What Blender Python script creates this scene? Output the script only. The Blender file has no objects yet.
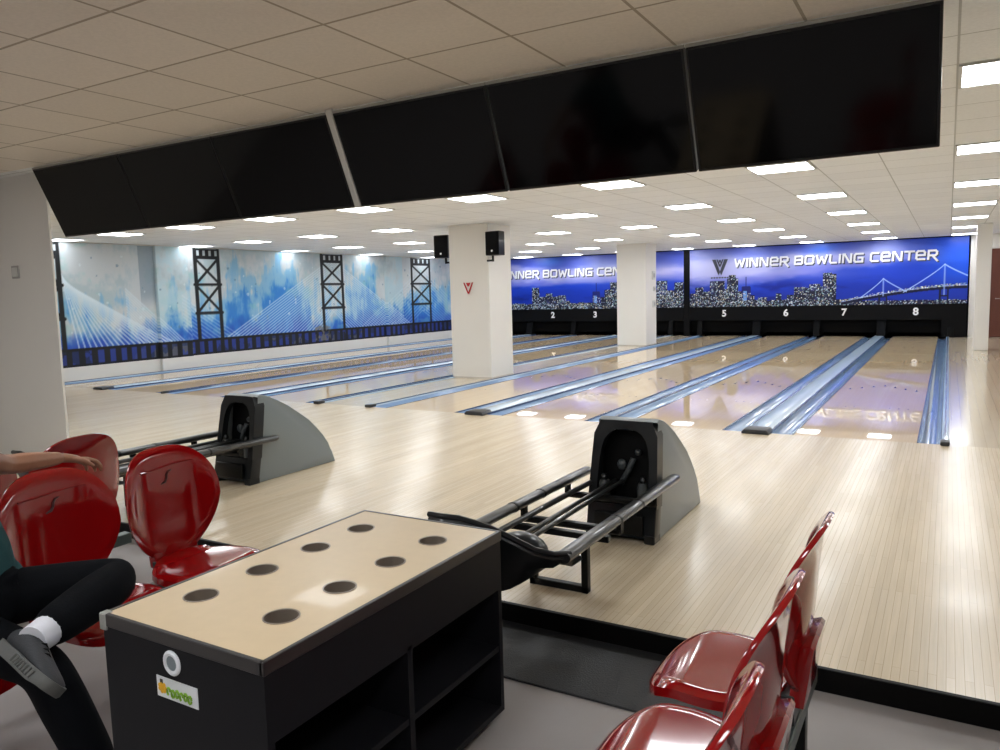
import bpy, bmesh, math, random
import numpy as np
from mathutils import Vector, Matrix, Euler
random.seed(7)
RNG = np.random.default_rng(11)
PI = math.pi
col = bpy.context.scene.collection
sc = bpy.context.scene

# ------------------------------------------------------------------ helpers
def lin(c):
    return tuple((x / 12.92 if x <= .04045 else ((x + .055) / 1.055) ** 2.4) for x in c)

class MB:
    """collects shapes into one bmesh"""
    def __init__(s): s.bm = bmesh.new(); s.mi = 0
    def face(s, vs):
        try: f = s.bm.faces.new(vs); f.material_index = s.mi; return f
        except ValueError: return None
    def box(s, x0, x1, y0, y1, z0, z1, bev=0, seg=2, M=None):
        t = bmesh.new()
        v = [t.verts.new((x, y, z)) for x in (x0, x1) for y in (y0, y1) for z in (z0, z1)]
        for q in ((0,1,3,2),(4,6,7,5),(0,4,5,1),(2,3,7,6),(0,2,6,4),(1,5,7,3)): t.faces.new([v[i] for i in q])
        if bev: bmesh.ops.bevel(t, geom=t.edges[:], offset=bev, segments=seg, profile=.5, affect='EDGES')
        s.add(t, M); return s
    def add(s, t, M=None):
        m = {}
        for v in t.verts: m[v] = s.bm.verts.new(M @ v.co if M is not None else v.co)
        for f in t.faces: s.face([m[v] for v in f.verts])
        t.free(); return s
    def prism(s, pts, axis, a, b, bev=0):
        """extrude a 2-D outline along an axis between a and b"""
        def P(p, t):
            return {'x': (t, p[0], p[1]), 'y': (p[0], t, p[1]), 'z': (p[0], p[1], t)}[axis]
        t = bmesh.new()
        A = [t.verts.new(P(p, a)) for p in pts]; B = [t.verts.new(P(p, b)) for p in pts]
        n = len(pts)
        for i in range(n): t.faces.new((A[i], A[(i+1) % n], B[(i+1) % n], B[i]))
        t.faces.new(A); t.faces.new(B[::-1])
        if bev:
            es = [e for e in t.edges if (e.verts[0] in A) == (e.verts[1] in A)]
            bmesh.ops.bevel(t, geom=es, offset=bev, segments=2, profile=.5, affect='EDGES')
        bmesh.ops.recalc_face_normals(t, faces=t.faces[:])
        return s.add(t)
    def strip(s, pts, axis, a, b):
        """open profile extruded (a sheet)"""
        def P(p, t):
            return {'x': (t, p[0], p[1]), 'y': (p[0], t, p[1]), 'z': (p[0], p[1], t)}[axis]
        A = [s.bm.verts.new(P(p, a)) for p in pts]; B = [s.bm.verts.new(P(p, b)) for p in pts]
        for i in range(len(pts)-1): s.face((A[i], A[i+1], B[i+1], B[i]))
        return s
    def tube(s, path, r, n=12, cap=True, ry=None, up=(0,0,1)):
        rings = []
        path = [Vector(p) for p in path]
        for i, p in enumerate(path):
            d = (path[min(i+1, len(path)-1)] - path[max(i-1, 0)]).normalized()
            u = Vector(up)
            if abs(d.dot(u)) > .95: u = Vector((1, 0, 0))
            x = d.cross(u).normalized(); y = x.cross(d).normalized()
            rr = r[i] if isinstance(r, (list, tuple)) else r
            rb = (ry / (r if not isinstance(r,(list,tuple)) else r[0]) * rr) if ry else rr
            rings.append([s.bm.verts.new(p + x*math.cos(2*PI*k/n)*rr + y*math.sin(2*PI*k/n)*rb) for k in range(n)])
        for a, b in zip(rings, rings[1:]):
            for k in range(n): s.face((a[k], a[(k+1) % n], b[(k+1) % n], b[k]))
        if cap: s.face(rings[0][::-1]); s.face(rings[-1])
        return s
    def lathe(s, prof, c=(0,0,0), n=24, M=None):
        rings = []
        for r, z in prof:
            if r < 1e-6: rings.append([s.bm.verts.new((c[0], c[1], c[2]+z))])
            else: rings.append([s.bm.verts.new((c[0]+r*math.cos(2*PI*k/n), c[1]+r*math.sin(2*PI*k/n), c[2]+z)) for k in range(n)])
        if M is not None:
            for R_ in rings:
                for v in R_: v.co = M @ v.co
        for a, b in zip(rings, rings[1:]):
            for k in range(n):
                if len(a) == 1 and len(b) == 1: continue
                if len(a) == 1: s.face((a[0], b[k], b[(k+1) % n]))
                elif len(b) == 1: s.face((a[k], a[(k+1) % n], b[0]))
                else: s.face((a[k], a[(k+1) % n], b[(k+1) % n], b[k]))
        return s
    def ball(s, c, r, n=16, M=None):
        t = bmesh.new(); bmesh.ops.create_uvsphere(t, u_segments=n, v_segments=n//2, radius=1)
        R_ = r if isinstance(r, (tuple, list)) else (r, r, r)
        for v in t.verts: v.co = Vector((v.co.x*R_[0], v.co.y*R_[1], v.co.z*R_[2])) + Vector(c)
        return s.add(t, M)
    def grid(s, rows, close=False):
        V = [[s.bm.verts.new(p) for p in r] for r in rows]
        for a, b in zip(V, V[1:]):
            n = len(a)
            for k in range(n if close else n-1): s.face((a[k], a[(k+1) % n], b[(k+1) % n], b[k]))
        return V
    def mesh(s, name, smooth=35, recalc=True):
        if recalc: bmesh.ops.recalc_face_normals(s.bm, faces=s.bm.faces[:])
        me = bpy.data.meshes.new(name); s.bm.to_mesh(me); s.bm.free()
        if smooth:
            for p in me.polygons: p.use_smooth = True
            me.set_sharp_from_angle(angle=math.radians(smooth))
        return me
    def build(s, name, mat, parent=None, smooth=35, recalc=True, loc=None):
        return link(name, s.mesh(name, smooth, recalc), mat, parent, loc)

def link(name, me, mat, parent=None, loc=None):
    o = bpy.data.objects.new(name, me); col.objects.link(o)
    for m in (mat if isinstance(mat, (list, tuple)) else [mat]): me.materials.append(m)
    if parent is not None:
        o.parent = parent
    if loc is not None: o.location = loc
    return o

def tag(o, label=None, cat=None, group=None, kind=None):
    if label: o['label'] = label
    if cat: o['category'] = cat
    if group: o['group'] = group
    if kind: o['kind'] = kind
    return o

def thing(name, label, cat, loc=(0,0,0), rz=0, group=None):
    o = bpy.data.objects.new(name, None); col.objects.link(o)
    o.empty_display_size = .1
    o.location = loc; o.rotation_euler = (0, 0, rz)
    return tag(o, label, cat, group)

def struct(name, mb, mat, smooth=30, label=None):
    o = mb.build(name, mat, None, smooth); return tag(o, label, None, None, 'structure')

def kids(o): return [c for c in KID.get(o.name, [])]
def copy_tree(o, parent=None):
    c = o.copy(); col.objects.link(c)
    if parent is not None: c.parent = parent
    for ch in [x for x in bpy.data.objects if x.parent == o]: copy_tree(ch, c)
    return c

# ------------------------------------------------------------------ materials
def newmat(name):
    m = bpy.data.materials.new(name); m.use_nodes = True
    nt = m.node_tree; b = nt.nodes['Principled BSDF']; return m, nt, b

def plain(name, c, rough=.5, metal=0, coat=0, spec=.5, noise=0, nscale=40, bump=0, emit=None, es=0):
    m, nt, b = newmat(name)
    c = lin(c)
    b.inputs['Base Color'].default_value = (*c, 1); b.inputs['Roughness'].default_value = rough
    b.inputs['Metallic'].default_value = metal; b.inputs['Coat Weight'].default_value = coat
    b.inputs['Coat Roughness'].default_value = .04
    b.inputs['Specular IOR Level'].default_value = spec
    if emit: b.inputs['Emission Color'].default_value = (*emit, 1); b.inputs['Emission Strength'].default_value = es
    if noise or bump:
        tc = nt.nodes.new('ShaderNodeTexCoord'); n = nt.nodes.new('ShaderNodeTexNoise')
        n.inputs['Scale'].default_value = nscale; n.inputs['Detail'].default_value = 4
        nt.links.new(tc.outputs['Object'], n.inputs['Vector'])
        if noise:
            mx = nt.nodes.new('ShaderNodeMix'); mx.data_type = 'RGBA'
            mx.inputs[6].default_value = (*[x*(1-noise) for x in c], 1); mx.inputs[7].default_value = (*[min(1, x*(1+noise)) for x in c], 1)
            nt.links.new(n.outputs['Fac'], mx.inputs[0]); nt.links.new(mx.outputs[2], b.inputs['Base Color'])
        if bump:
            bp = nt.nodes.new('ShaderNodeBump'); bp.inputs['Strength'].default_value = bump; bp.inputs['Distance'].default_value = .003
            nt.links.new(n.outputs['Fac'], bp.inputs['Height']); nt.links.new(bp.outputs['Normal'], b.inputs['Normal'])
    return m

def wood(name, c1, c2, c3, plank, length, rough, coat=0, coatr=.03, spec=.5, grain=.12, seam=.75):
    """boards running along Y, each with a tint of its own, thin seams"""
    m, nt, b = newmat(name); L = nt.links.new
    tc = nt.nodes.new('ShaderNodeTexCoord')
    mp = nt.nodes.new('ShaderNodeMapping'); mp.inputs['Rotation'].default_value = (0, 0, PI/2)
    L(tc.outputs['Object'], mp.inputs['Vector'])
    br = nt.nodes.new('ShaderNodeTexBrick'); br.offset = .37; br.offset_frequency = 2; br.squash = 1
    br.inputs['Scale'].default_value = 1; br.inputs['Brick Width'].default_value = length; br.inputs['Row Height'].default_value = plank
    br.inputs['Mortar Size'].default_value = .0009; br.inputs['Mortar Smooth'].default_value = .2; br.inputs['Bias'].default_value = 0
    br.inputs['Color1'].default_value = (*lin(c1), 1); br.inputs['Color2'].default_value = (*lin(c2), 1)
    br.inputs['Mortar'].default_value = (*[x*seam for x in lin(c3)], 1)
    L(mp.outputs['Vector'], br.inputs['Vector'])
    n = nt.nodes.new('ShaderNodeTexNoise'); n.inputs['Scale'].default_value = 1; n.inputs['Detail'].default_value = 5; n.inputs['Roughness'].default_value = .65
    m2 = nt.nodes.new('ShaderNodeMapping'); m2.inputs['Scale'].default_value = (60, 2.2, 60)
    L(tc.outputs['Object'], m2.inputs['Vector']); L(m2.outputs['Vector'], n.inputs['Vector'])
    n2 = nt.nodes.new('ShaderNodeTexNoise'); n2.inputs['Scale'].default_value = 1; n2.inputs['Detail'].default_value = 2
    m3 = nt.nodes.new('ShaderNodeMapping'); m3.inputs['Scale'].default_value = (6, .5, 6)
    L(tc.outputs['Object'], m3.inputs['Vector']); L(m3.outputs['Vector'], n2.inputs['Vector'])
    ad = nt.nodes.new('ShaderNodeMath'); ad.operation = 'ADD'; L(n.outputs['Fac'], ad.inputs[0]); L(n2.outputs['Fac'], ad.inputs[1])
    mr = nt.nodes.new('ShaderNodeMapRange'); mr.inputs['From Min'].default_value = .6; mr.inputs['From Max'].default_value = 1.4
    mr.inputs['To Min'].default_value = 1-grain; mr.inputs['To Max'].default_value = 1+grain
    L(ad.outputs[0], mr.inputs['Value'])
    mx = nt.nodes.new('ShaderNodeVectorMath'); mx.operation = 'SCALE'
    L(br.outputs['Color'], mx.inputs[0]); L(mr.outputs['Result'], mx.inputs['Scale'])
    L(mx.outputs['Vector'], b.inputs['Base Color'])
    b.inputs['Roughness'].default_value = rough; b.inputs['Specular IOR Level'].default_value = spec
    b.inputs['Coat Weight'].default_value = coat; b.inputs['Coat Roughness'].default_value = coatr
    return m

def tiles(name, c, line, px, py, ox, oy, lw):
    m, nt, b = newmat(name); L = nt.links.new
    tc = nt.nodes.new('ShaderNodeTexCoord'); mp = nt.nodes.new('ShaderNodeMapping')
    mp.inputs['Location'].default_value = (-ox, -oy, 0)
    L(tc.outputs['Object'], mp.inputs['Vector'])
    br = nt.nodes.new('ShaderNodeTexBrick'); br.offset = 0; br.squash = 1
    br.inputs['Scale'].default_value = 1; br.inputs['Brick Width'].default_value = px; br.inputs['Row Height'].default_value = py
    br.inputs['Mortar Size'].default_value = lw; br.inputs['Mortar Smooth'].default_value = .1
    a = lin(c)
    br.inputs['Color1'].default_value = (*a, 1); br.inputs['Color2'].default_value = (*[x*.95 for x in a], 1)
    br.inputs['Mortar'].default_value = (*lin(line), 1); L(mp.outputs['Vector'], br.inputs['Vector'])
    n = nt.nodes.new('ShaderNodeTexNoise'); n.inputs['Scale'].default_value = 55; n.inputs['Detail'].default_value = 6
    L(tc.outputs['Object'], n.inputs['Vector'])
    mr = nt.nodes.new('ShaderNodeMapRange'); mr.inputs['To Min'].default_value = .9; mr.inputs['To Max'].default_value = 1.1
    L(n.outputs['Fac'], mr.inputs['Value'])
    mx = nt.nodes.new('ShaderNodeVectorMath'); mx.operation = 'SCALE'
    L(br.outputs['Color'], mx.inputs[0]); L(mr.outputs['Result'], mx.inputs['Scale']); L(mx.outputs['Vector'], b.inputs['Base Color'])
    bp = nt.nodes.new('ShaderNodeBump'); bp.inputs['Strength'].default_value = .25; bp.inputs['Distance'].default_value = .003
    L(n.outputs['Fac'], bp.inputs['Height']); L(bp.outputs['Normal'], b.inputs['Normal'])
    b.inputs['Roughness'].default_value = .8
    return m

def painted(name, rough=.5, spec=.4):
    m, nt, b = newmat(name)
    a = nt.nodes.new('ShaderNodeVertexColor'); a.layer_name = 'paint'
    nt.links.new(a.outputs['Color'], b.inputs['Base Color']); b.inputs['Roughness'].default_value = rough
    b.inputs['Specular IOR Level'].default_value = spec
    return m

M = {}
M['wall'] = plain('white_wall_paint', (.90, .89, .87), .6, noise=.02, nscale=3)
M['pillar'] = plain('white_pillar_paint', (.92, .91, .89), .55, noise=.015, nscale=3)
M['concwall'] = plain('warm_wall_paint', (.80, .775, .74), .6, noise=.02, nscale=3)
M['ceil'] = tiles('lane_ceiling_tiles', (.95, .955, .955), (.74, .74, .73), .6, .58, -.45, .08, .006)
M['ceil2'] = tiles('front_ceiling_tiles', (.92, .885, .84), (.68, .63, .56), .6, .6, -.45, -4.64, .008)
M['lane'] = wood('lane_boards', (.86, .77, .64), (.85, .755, .62), (.84, .745, .61), .0274, 30, .02, 0, .03, .65, .05, .97)
M['approach'] = wood('approach_boards', (.85, .785, .68), (.82, .75, .64), (.72, .63, .51), .030, 1.3, .25, .1, .1, .45, .12, .93)
M['aisle'] = wood('walkway_boards', (.83, .77, .67), (.81, .745, .64), (.7, .62, .5), .09, 2.4, .17, .3, .1, .5, .05, .9)
M['floor'] = plain('grey_vinyl_floor', (.60, .575, .565), .42, noise=.06, nscale=6)
M['mat'] = plain('black_rubber_mat', (.12, .12, .125), .55, noise=.3, nscale=160, bump=1)
M['black_edge'] = plain('black_step_edging', (.035, .03, .03), .45, spec=.12)
M['gutter'] = plain('blue_grey_gutter', (.50, .62, .76), .16, coat=.4)
M['gutter_dark'] = plain('dark_blue_rail', (.22, .29, .42), .25, coat=.3)
M['cap'] = plain('pale_blue_capping', (.70, .78, .85), .22, coat=.3)
M['blackp'] = plain('black_plastic', (.07, .075, .08), .35, coat=.1, spec=.25)
M['blackg'] = plain('charcoal_end_cap', (.16, .17, .19), .4)
M['mask'] = plain('black_masking_panel', (.04, .04, .05), .5, spec=.12)
M['pit'] = plain('pit_black', (.015, .015, .018), .8, spec=.12)
M['kick'] = plain('kickback_black', (.03, .03, .038), .6, spec=.12)
M['white'] = plain('white_lettering', (.96, .96, .97), .4)
M['shadow'] = plain('grey_letter_shadow', (.25, .27, .36), .5)  # colour of the dark offset letter copies drawn as their shadow
M['emblem'] = plain('dark_grey_emblem', (.30, .31, .36), .35, metal=.2)
M['hood'] = plain('grey_hood_shell', (.47, .50, .51), .38, coat=.15)
M['bezel'] = plain('black_hood_bezel', (.085, .095, .105), .3, coat=.3, spec=.25)
M['inner'] = plain('hood_inner_black', (.02, .02, .022), .5, spec=.12)
M['post'] = plain('grey_ball_post', (.25, .27, .28), .4)
M['rail'] = plain('charcoal_rail', (.17, .17, .17), .28, metal=.3, coat=.3)
M['steel'] = plain('black_steel', (.09, .09, .09), .35, metal=.4, spec=.25)
M['tray'] = plain('black_tray', (.06, .065, .07), .33, coat=.2, spec=.25)
M['laminate'] = plain('beige_laminate', (.80, .71, .57), .38, noise=.05, nscale=25, coat=.08)
M['cabinet'] = plain('black_cabinet_board', (.10, .10, .115), .5, noise=.12, nscale=30, spec=.12)
M['edging'] = plain('dark_metal_edging', (.27, .26, .26), .35, metal=.6)
M['cup'] = plain('cup_liner_metal', (.55, .50, .45), .3, metal=.3)
M['red'] = plain('glossy_red_plastic', (.53, .025, .035), .12, coat=.5)
M['redd'] = plain('dark_s_mark', (.22, .02, .02), .3)
M['screen'] = plain('black_screen_glass', (.012, .012, .016), .1, spec=.22)
M['frame'] = plain('black_screen_frame', (.03, .03, .03), .4)
M['alu'] = plain('grey_aluminium', (.62, .62, .60), .4, metal=.3)
M['grille'] = plain('speaker_grille', (.05, .05, .055), .7, spec=.12)
M['door'] = plain('brown_door_wood', (.40, .22, .17), .5, noise=.1, nscale=8)
M['skin'] = plain('person_skin', (.60, .42, .32), .5, noise=.05, nscale=20)
M['hair'] = plain('dark_hair', (.08, .06, .05), .6, noise=.3, nscale=60)
M['shirt'] = plain('dark_teal_cotton', (.17, .29, .30), .85, spec=.1, noise=.12, nscale=90, bump=.3)
M['trouser'] = plain('black_denim', (.038, .043, .058), .85, spec=.1, noise=.2, nscale=120, bump=.3)
M['sock'] = plain('white_cotton', (.85, .85, .88), .8, bump=.3, nscale=90)
M['shoe'] = plain('dark_grey_mesh_fabric', (.17, .175, .19), .7, noise=.2, nscale=150, bump=.5)
M['sole'] = plain('grey_rubber_sole', (.34, .34, .33), .6, noise=.1, nscale=60)
M['eye'] = plain('eye_white', (.9, .9, .88), .2)
M['red_mark'] = plain('red_emblem_paint', (.72, .10, .13), .4)
M['tealmetal'] = plain('green_grey_steel', (.30, .34, .33), .35, metal=.5)
M['plate'] = plain('white_switch_plastic', (.82, .82, .80), .4)
M['switch'] = plain('grey_switch_plastic', (.66, .65, .64), .4)
M['label_w'] = plain('sticker_white', (.90, .91, .93), .35)
M['label_g'] = plain('sticker_green', (.50, .68, .16), .4)
M['label_y'] = plain('sticker_yellow', (.90, .68, .10), .4)
M['label_d'] = plain('sticker_dark', (.15, .14, .12), .4)
M['vent_g'] = plain('vent_grey', (.50, .54, .56), .5)
M['mark'] = plain('lane_mark_dark', (.30, .17, .09), .2, coat=.3)
M['mural'] = painted('printed_mural', .55)
M['board'] = painted('printed_night_panel', .3, .4)
LS = 18.5
mm, nt, b = newmat('ceiling_panel_glow')
b.inputs['Base Color'].default_value = (.9, .9, .9, 1); b.inputs['Emission Color'].default_value = (.945, .985, 1.02, 1)
b.inputs['Emission Strength'].default_value = LS; M['glow'] = mm
for nm, k in (('glow_front', 1.0), ('glow_edge', .3)):
    m2_ = mm.copy(); m2_.name = nm; m2_.node_tree.nodes['Principled BSDF'].inputs['Emission Strength'].default_value = LS*k; M[nm] = m2_

# ------------------------------------------------------------------ layout (metres): X across lanes, Y towards the pins, foul line at Y=0
D = 15.58; LW = 1.0668; G = .2282; WIDE = .2437; NAR = .025; RAIL = .08; GAP = .90; FZ = -.09; CZ = 2.65
X = {}
x = LW/2; X['8R'] = x; X['8L'] = x - LW
x = X['8L'] - G; X['c78'] = x - WIDE/2; x -= WIDE + G; X['7R'] = x; x -= LW; X['7L'] = x
x -= G; X['c67'] = x - NAR/2; x -= NAR + G; X['6R'] = x; x -= LW; X['6L'] = x
x -= G; X['c56'] = x - WIDE/2; x -= WIDE + G; X['5R'] = x; x -= LW; X['5L'] = x
x -= G; X['r5'] = x - RAIL/2; x -= 2*RAIL + GAP - .06; X['r4'] = x + RAIL/2; x -= G; X['4R'] = x; x -= LW; X['4L'] = x
x -= G; X['c34'] = x - WIDE/2; x -= WIDE + G; X['3R'] = x; x -= LW; X['3L'] = x
x -= G; X['c23'] = x - NAR/2; x -= NAR + G; X['2R'] = x; x -= LW; X['2L'] = x
x -= G; X['c12'] = x - WIDE/2; x -= WIDE + G; X['1R'] = x; x -= LW; X['1L'] = x
x -= G; X['r1'] = x - RAIL/2
X['r8'] = X['8R'] + .195 + .03
WX = -13.6          # left wall
EX = -4.84          # step edge

# ------------------------------------------------------------------ setting
FL = -8.6; FR = 3.2; FB = -11.0; BY = 16.6
struct('floor', MB().box(WX-.3, FR+.2, FB-.2, BY+.3, FZ-.1, FZ), M['floor'])
struct('floor_approach', MB().box(WX, FR, EX, 0, FZ, 0), M['approach'])
struct('trim_1', MB().box(WX, FR, EX-.025, EX, FZ, .003, .003, 1), M['black_edge'])
struct('floor_aisle_right', MB().box(X['r8']+.03, FR, 0, BY, FZ, 0), M['aisle'])
struct('floor_aisle_middle', MB().box(X['r4']+RAIL/2, X['r5']-RAIL/2, 0, BY, FZ, 0), M['aisle'])
struct('ceiling', MB().box(WX-.2, FR, -4.06, BY, CZ, CZ+.12), M['ceil'])
struct('ceiling_front', MB().box(WX-.2, FR, FB, -4.06, CZ, CZ+.12), M['ceil2'])
struct('wall_left', MB().box(WX-.2, WX, EX, BY, FZ, CZ), M['wall'])
struct('wall_right', MB().box(FR, FR+.2, FB, BY, FZ, CZ), M['wall'])
struct('wall_back', MB().box(WX-.2, FR+.2, BY, BY+.2, FZ, CZ), M['wall'])
struct('wall_back_right', MB().box(1.21, FR, D-.02, D+.15, 0, CZ), M['wall'])
struct('wall_front', MB().box(FL-.2, FR+.2, FB-.2, FB, FZ, CZ), M['concwall'])
struct('wall_side', MB().box(FL-.2, FL, FB, -3.9, FZ, CZ), M['concwall'])
struct('wall_column_left', MB().box(FL, -6.215, -3.9, -3.88, 0, CZ), M['wall'])
struct('trim_2', MB().box(WX+.001, WX+.014, EX+.02, BY-.02, 0, .28), M['wall'])
PX0, PX1 = -6.80, -6.0
for i, (y0, y1) in enumerate(((3.35, 4.12), (11.2, 12.0))):
    struct('pillar', MB().box(PX0, PX1, y0, y1, 0, CZ, .008, 1), M['pillar'], label=('square white pillar nearest the bowlers, with the small red emblem', 'square white pillar farther down between the two lane blocks')[i])
    for nm, bb in (('trim_%d' % (3+i), (PX0-.006, PX1+.006, y0-.006, y1+.006, 0, .03)),):
        struct(nm, MB().box(*bb), M['concwall'])
struct('pillar', MB().box(1.23, 1.50, 11.2, 11.75, 0, CZ, .008, 1), M['pillar'], label='white pillar at the right end beside the walkway')
# brown door in the far right wall
dr = thing('door_1', 'brown wooden door in the far white wall at the right', 'door', (2.15, D-.05, 0)); dr['kind'] = 'structure'; del dr['category']
MB().box(-.45, .45, -.01, .03, .01, 2.2, .004, 1).build('door_leaf', M['door'], dr)
MB().box(-.52, -.45, -.02, .03, 0, 2.27).box(.45, .52, -.02, .03, 0, 2.27).box(-.52, .52, -.02, .03, 2.2, 2.27).build('door_frame', M['door'], dr)
MB().tube([(-.36, -.05, 1.0), (-.24, -.05, 1.0)], .011).tube([(-.36, -.05, 1.0), (-.36, -.008, 1.0)], .014).build('door_handle', M['alu'], dr)

# ------------------------------------------------------------------ lanes
cov = {1: 'farthest left against the mural wall', 2: 'under the painted number 2', 3: 'under the painted number 3', 4: 'just left of the two white pillars',
       5: 'under the painted number 5, right of the pillars', 6: 'under the painted number 6', 7: 'under the painted number 7', 8: 'under the painted number 8, farthest right'}
am = MB().box(-LW/2, LW/2, 0, D+.6, FZ+.002, 0)
am.mi = 1
for k in range(-3, 4):
    yy = 4.05 - abs(k)*.16 + .3
    am.face([am.bm.verts.new(p) for p in ((k*.137-.018, yy-.09, .0008), (k*.137+.018, yy-.09, .0008), (k*.137, yy+.07, .0008))])
for k in (-4, -3, -2, 2, 3, 4): am.box(k*.095-.01, k*.095+.01, 2.09, 2.11, .0002, .0008)
for k in (-3, -1.2, 1.2, 3): am.box(k*.075-.012, k*.075+.012, 10.6 if abs(k) > 2 else 11.6, 11.0 if abs(k) > 2 else 12.0, .0002, .0009)
bed = am.mesh('lane_bed', 0); bed.materials.append(M['lane']); bed.materials.append(M['mark'])
for n in range(1, 9):
    t = thing('bowling_lane', 'glossy wooden bowling lane ' + cov[n], 'bowling lane', ((X['%dL' % n]+X['%dR' % n])/2, 0, 0), 0, 'bowling lanes')
    for nm, me in (('lane_bed', bed),):
        o = bpy.data.objects.new(nm, me); col.objects.link(o); o.parent = t

def gutter_prof(s, w):
    """half-round trough from the lane edge outwards, s=+1 to the right"""
    pts = [(0, -.004)]
    for k in range(9):
        a = PI*k/8
        pts.append((s*(w/2 - math.cos(a)*(w/2-.012)), -.006-.062*math.sin(a)))
    pts.append((s*w, .004))
    return pts
def divider(name, label, xc, half, kind, gw=G):
    t = thing(name, label, 'lane divider', (xc, 0, 0), 0, 'gutters and capping between the lanes')
    L = D-.04 if 'right edge of lane 8' in label else D+.3
    sides = {'mid': (-1, 1), 'left': (-1,), 'right': (1,)}[kind]
    for s in sides:
        p = gutter_prof(s, gw)                       # from lane edge inwards to divider
        pr = [(s*(half+gw) - q[0], q[1]) for q in p]
        mb = MB(); mb.strip(pr, 'y', 0, L); mb.box(min(s*half, s*(half+gw)), max(s*half, s*(half+gw)), 0, L, FZ+.002, -.072)
        mb.build('gutter', M['gutter'], t)
        MB().box(min(s*(half+gw-.001), s*(half+gw-.014)), max(s*(half+gw-.001), s*(half+gw-.014)), 0.001, L, -.03, .004).build('edge_strip', M['gutter_dark'], t)
    if half > .1:
        pr = [(-half, FZ), (-half, .012), (-half+.02, .026), (0, .032), (half-.02, .026), (half, .012), (half, FZ)]
        MB().prism(pr, 'y', .05, L).build('capping', M['cap'], t)
        for s in (-1, 1): MB().box(s*half-.012, s*half+.012, .0, L, -.03, .018, .004, 1).build('side_rail', M['gutter_dark'], t)
        pr = [(-half-.01, 0.001), (-half-.01, .02), (-half+.015, .045), (half-.015, .045), (half+.01, .02), (half+.01, .001)]
        MB().prism(pr, 'y', -.11, .12, .008).build('end_cap', M['blackg'], t)
    else:
        h = max(half, .016)
        MB().box(-h, h, .03, L, FZ, .02, .006, 1).build('capping', M['gutter_dark'] if half < .03 else M['cap'], t)
        if half >= .03:
            MB().box(-.008, .008, .03, L, .02, .03).build('side_rail', M['gutter_dark'], t)
        MB().box(-h-.008, h+.008, -.08, .06, .001, .042, .012, 2).build('end_cap', M['blackg'], t)
    return t
divider('lane_divider', 'wide pale blue capping with gutters between lanes 7 and 8', X['c78'], WIDE/2, 'mid')
divider('lane_divider', 'narrow blue gutter pair between lanes 6 and 7', X['c67'], NAR/2, 'mid')
divider('lane_divider', 'wide pale blue capping with gutters between lanes 5 and 6', X['c56'], WIDE/2, 'mid')
divider('lane_divider', 'wide capping between lanes 3 and 4, left of the pillars', X['c34'], WIDE/2, 'mid')
divider('lane_divider', 'narrow blue gutter pair between lanes 2 and 3', X['c23'], NAR/2, 'mid')
divider('lane_divider', 'wide capping with dark end cap between lanes 1 and 2 by the mural wall', X['c12'], WIDE/2, 'mid')
divider('lane_end_rail', 'blue gutter with raised rail along the right edge of lane 8', X['r8'], .03, 'left', .195)
divider('lane_end_rail', 'blue gutter and rail left of lane 5, right beside the pillars', X['r5'], RAIL/2, 'right')
divider('lane_end_rail', 'blue gutter and rail right of lane 4, left of the pillars', X['r4'], RAIL/2, 'left')
divider('lane_end_rail', 'blue gutter and rail left of lane 1 along the mural wall', X['r1'], RAIL/2, 'right')
struct('floor_edge_left', MB().box(WX, X['r1']-RAIL/2, 0, BY, FZ, 0), M['aisle'])

# ------------------------------------------------------------------ painted raster meshes
def sm(a, b, v): t = np.clip((v-a)/(b-a), 0, 1); return t*t*(3-2*t)
def vnoise(u, v, su, sv, seed):
    """smooth value noise"""
    r = np.random.default_rng(seed); g = r.random((64, 64))
    x = u*su; y = v*sv; xi = np.floor(x).astype(int); yi = np.floor(y).astype(int)
    fx = x-xi; fy = y-yi; fx = fx*fx*(3-2*fx); fy = fy*fy*(3-2*fy)
    a = g[xi % 64, yi % 64]; b_ = g[(xi+1) % 64, yi % 64]; c = g[xi % 64, (yi+1) % 64]; d = g[(xi+1) % 64, (yi+1) % 64]
    return (a*(1-fx)+b_*fx)*(1-fy)+(c*(1-fx)+d*fx)*fy
def fbm(u, v, su, sv, seed, o=4):
    s = 0; a = .5; tot = 0
    for k in range(o): s = s+a*vnoise(u, v, su*2**k, sv*2**k, seed+k); tot += a; a *= .55
    return s/tot
def blend(C, c, m):
    m = m[..., None]; C[:] = C*(1-m)+np.array(c)*m
def seg_dist(U, V, p, q):
    d = np.array(q, float)-np.array(p, float); L2 = d@d
    t = np.clip(((U-p[0])*d[0]+(V-p[1])*d[1])/L2, 0, 1)
    return np.hypot(U-p[0]-t*d[0], V-p[1]-t*d[1])
def raster_mesh(name, P, C):
    """P: (nu,nv,3) points, C: (nu,nv,3) sRGB colours"""
    nu, nv = P.shape[:2]
    me = bpy.data.meshes.new(name)
    idx = np.arange(nu*nv).reshape(nu, nv)
    q = np.stack([idx[:-1, :-1], idx[1:, :-1], idx[1:, 1:], idx[:-1, 1:]], -1).reshape(-1, 4)
    me.vertices.add(nu*nv); me.vertices.foreach_set('co', P.reshape(-1).astype(np.float32))
    me.loops.add(q.size); me.loops.foreach_set('vertex_index', q.reshape(-1).astype(np.int32))
    me.polygons.add(len(q)); me.polygons.foreach_set('loop_start', np.arange(0, q.size, 4, dtype=np.int32))
    me.update(calc_edges=True)
    at = me.color_attributes.new('paint', 'FLOAT_COLOR', 'POINT')
    c = np.clip(C.reshape(-1, 3), 0, 1)
    l = np.where(c <= .04045, c/12.92, ((c+.055)/1.055)**2.4)
    at.data.foreach_set('color', np.concatenate([l, np.ones((len(l), 1))], 1).reshape(-1).astype(np.float32))
    return me

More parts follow.
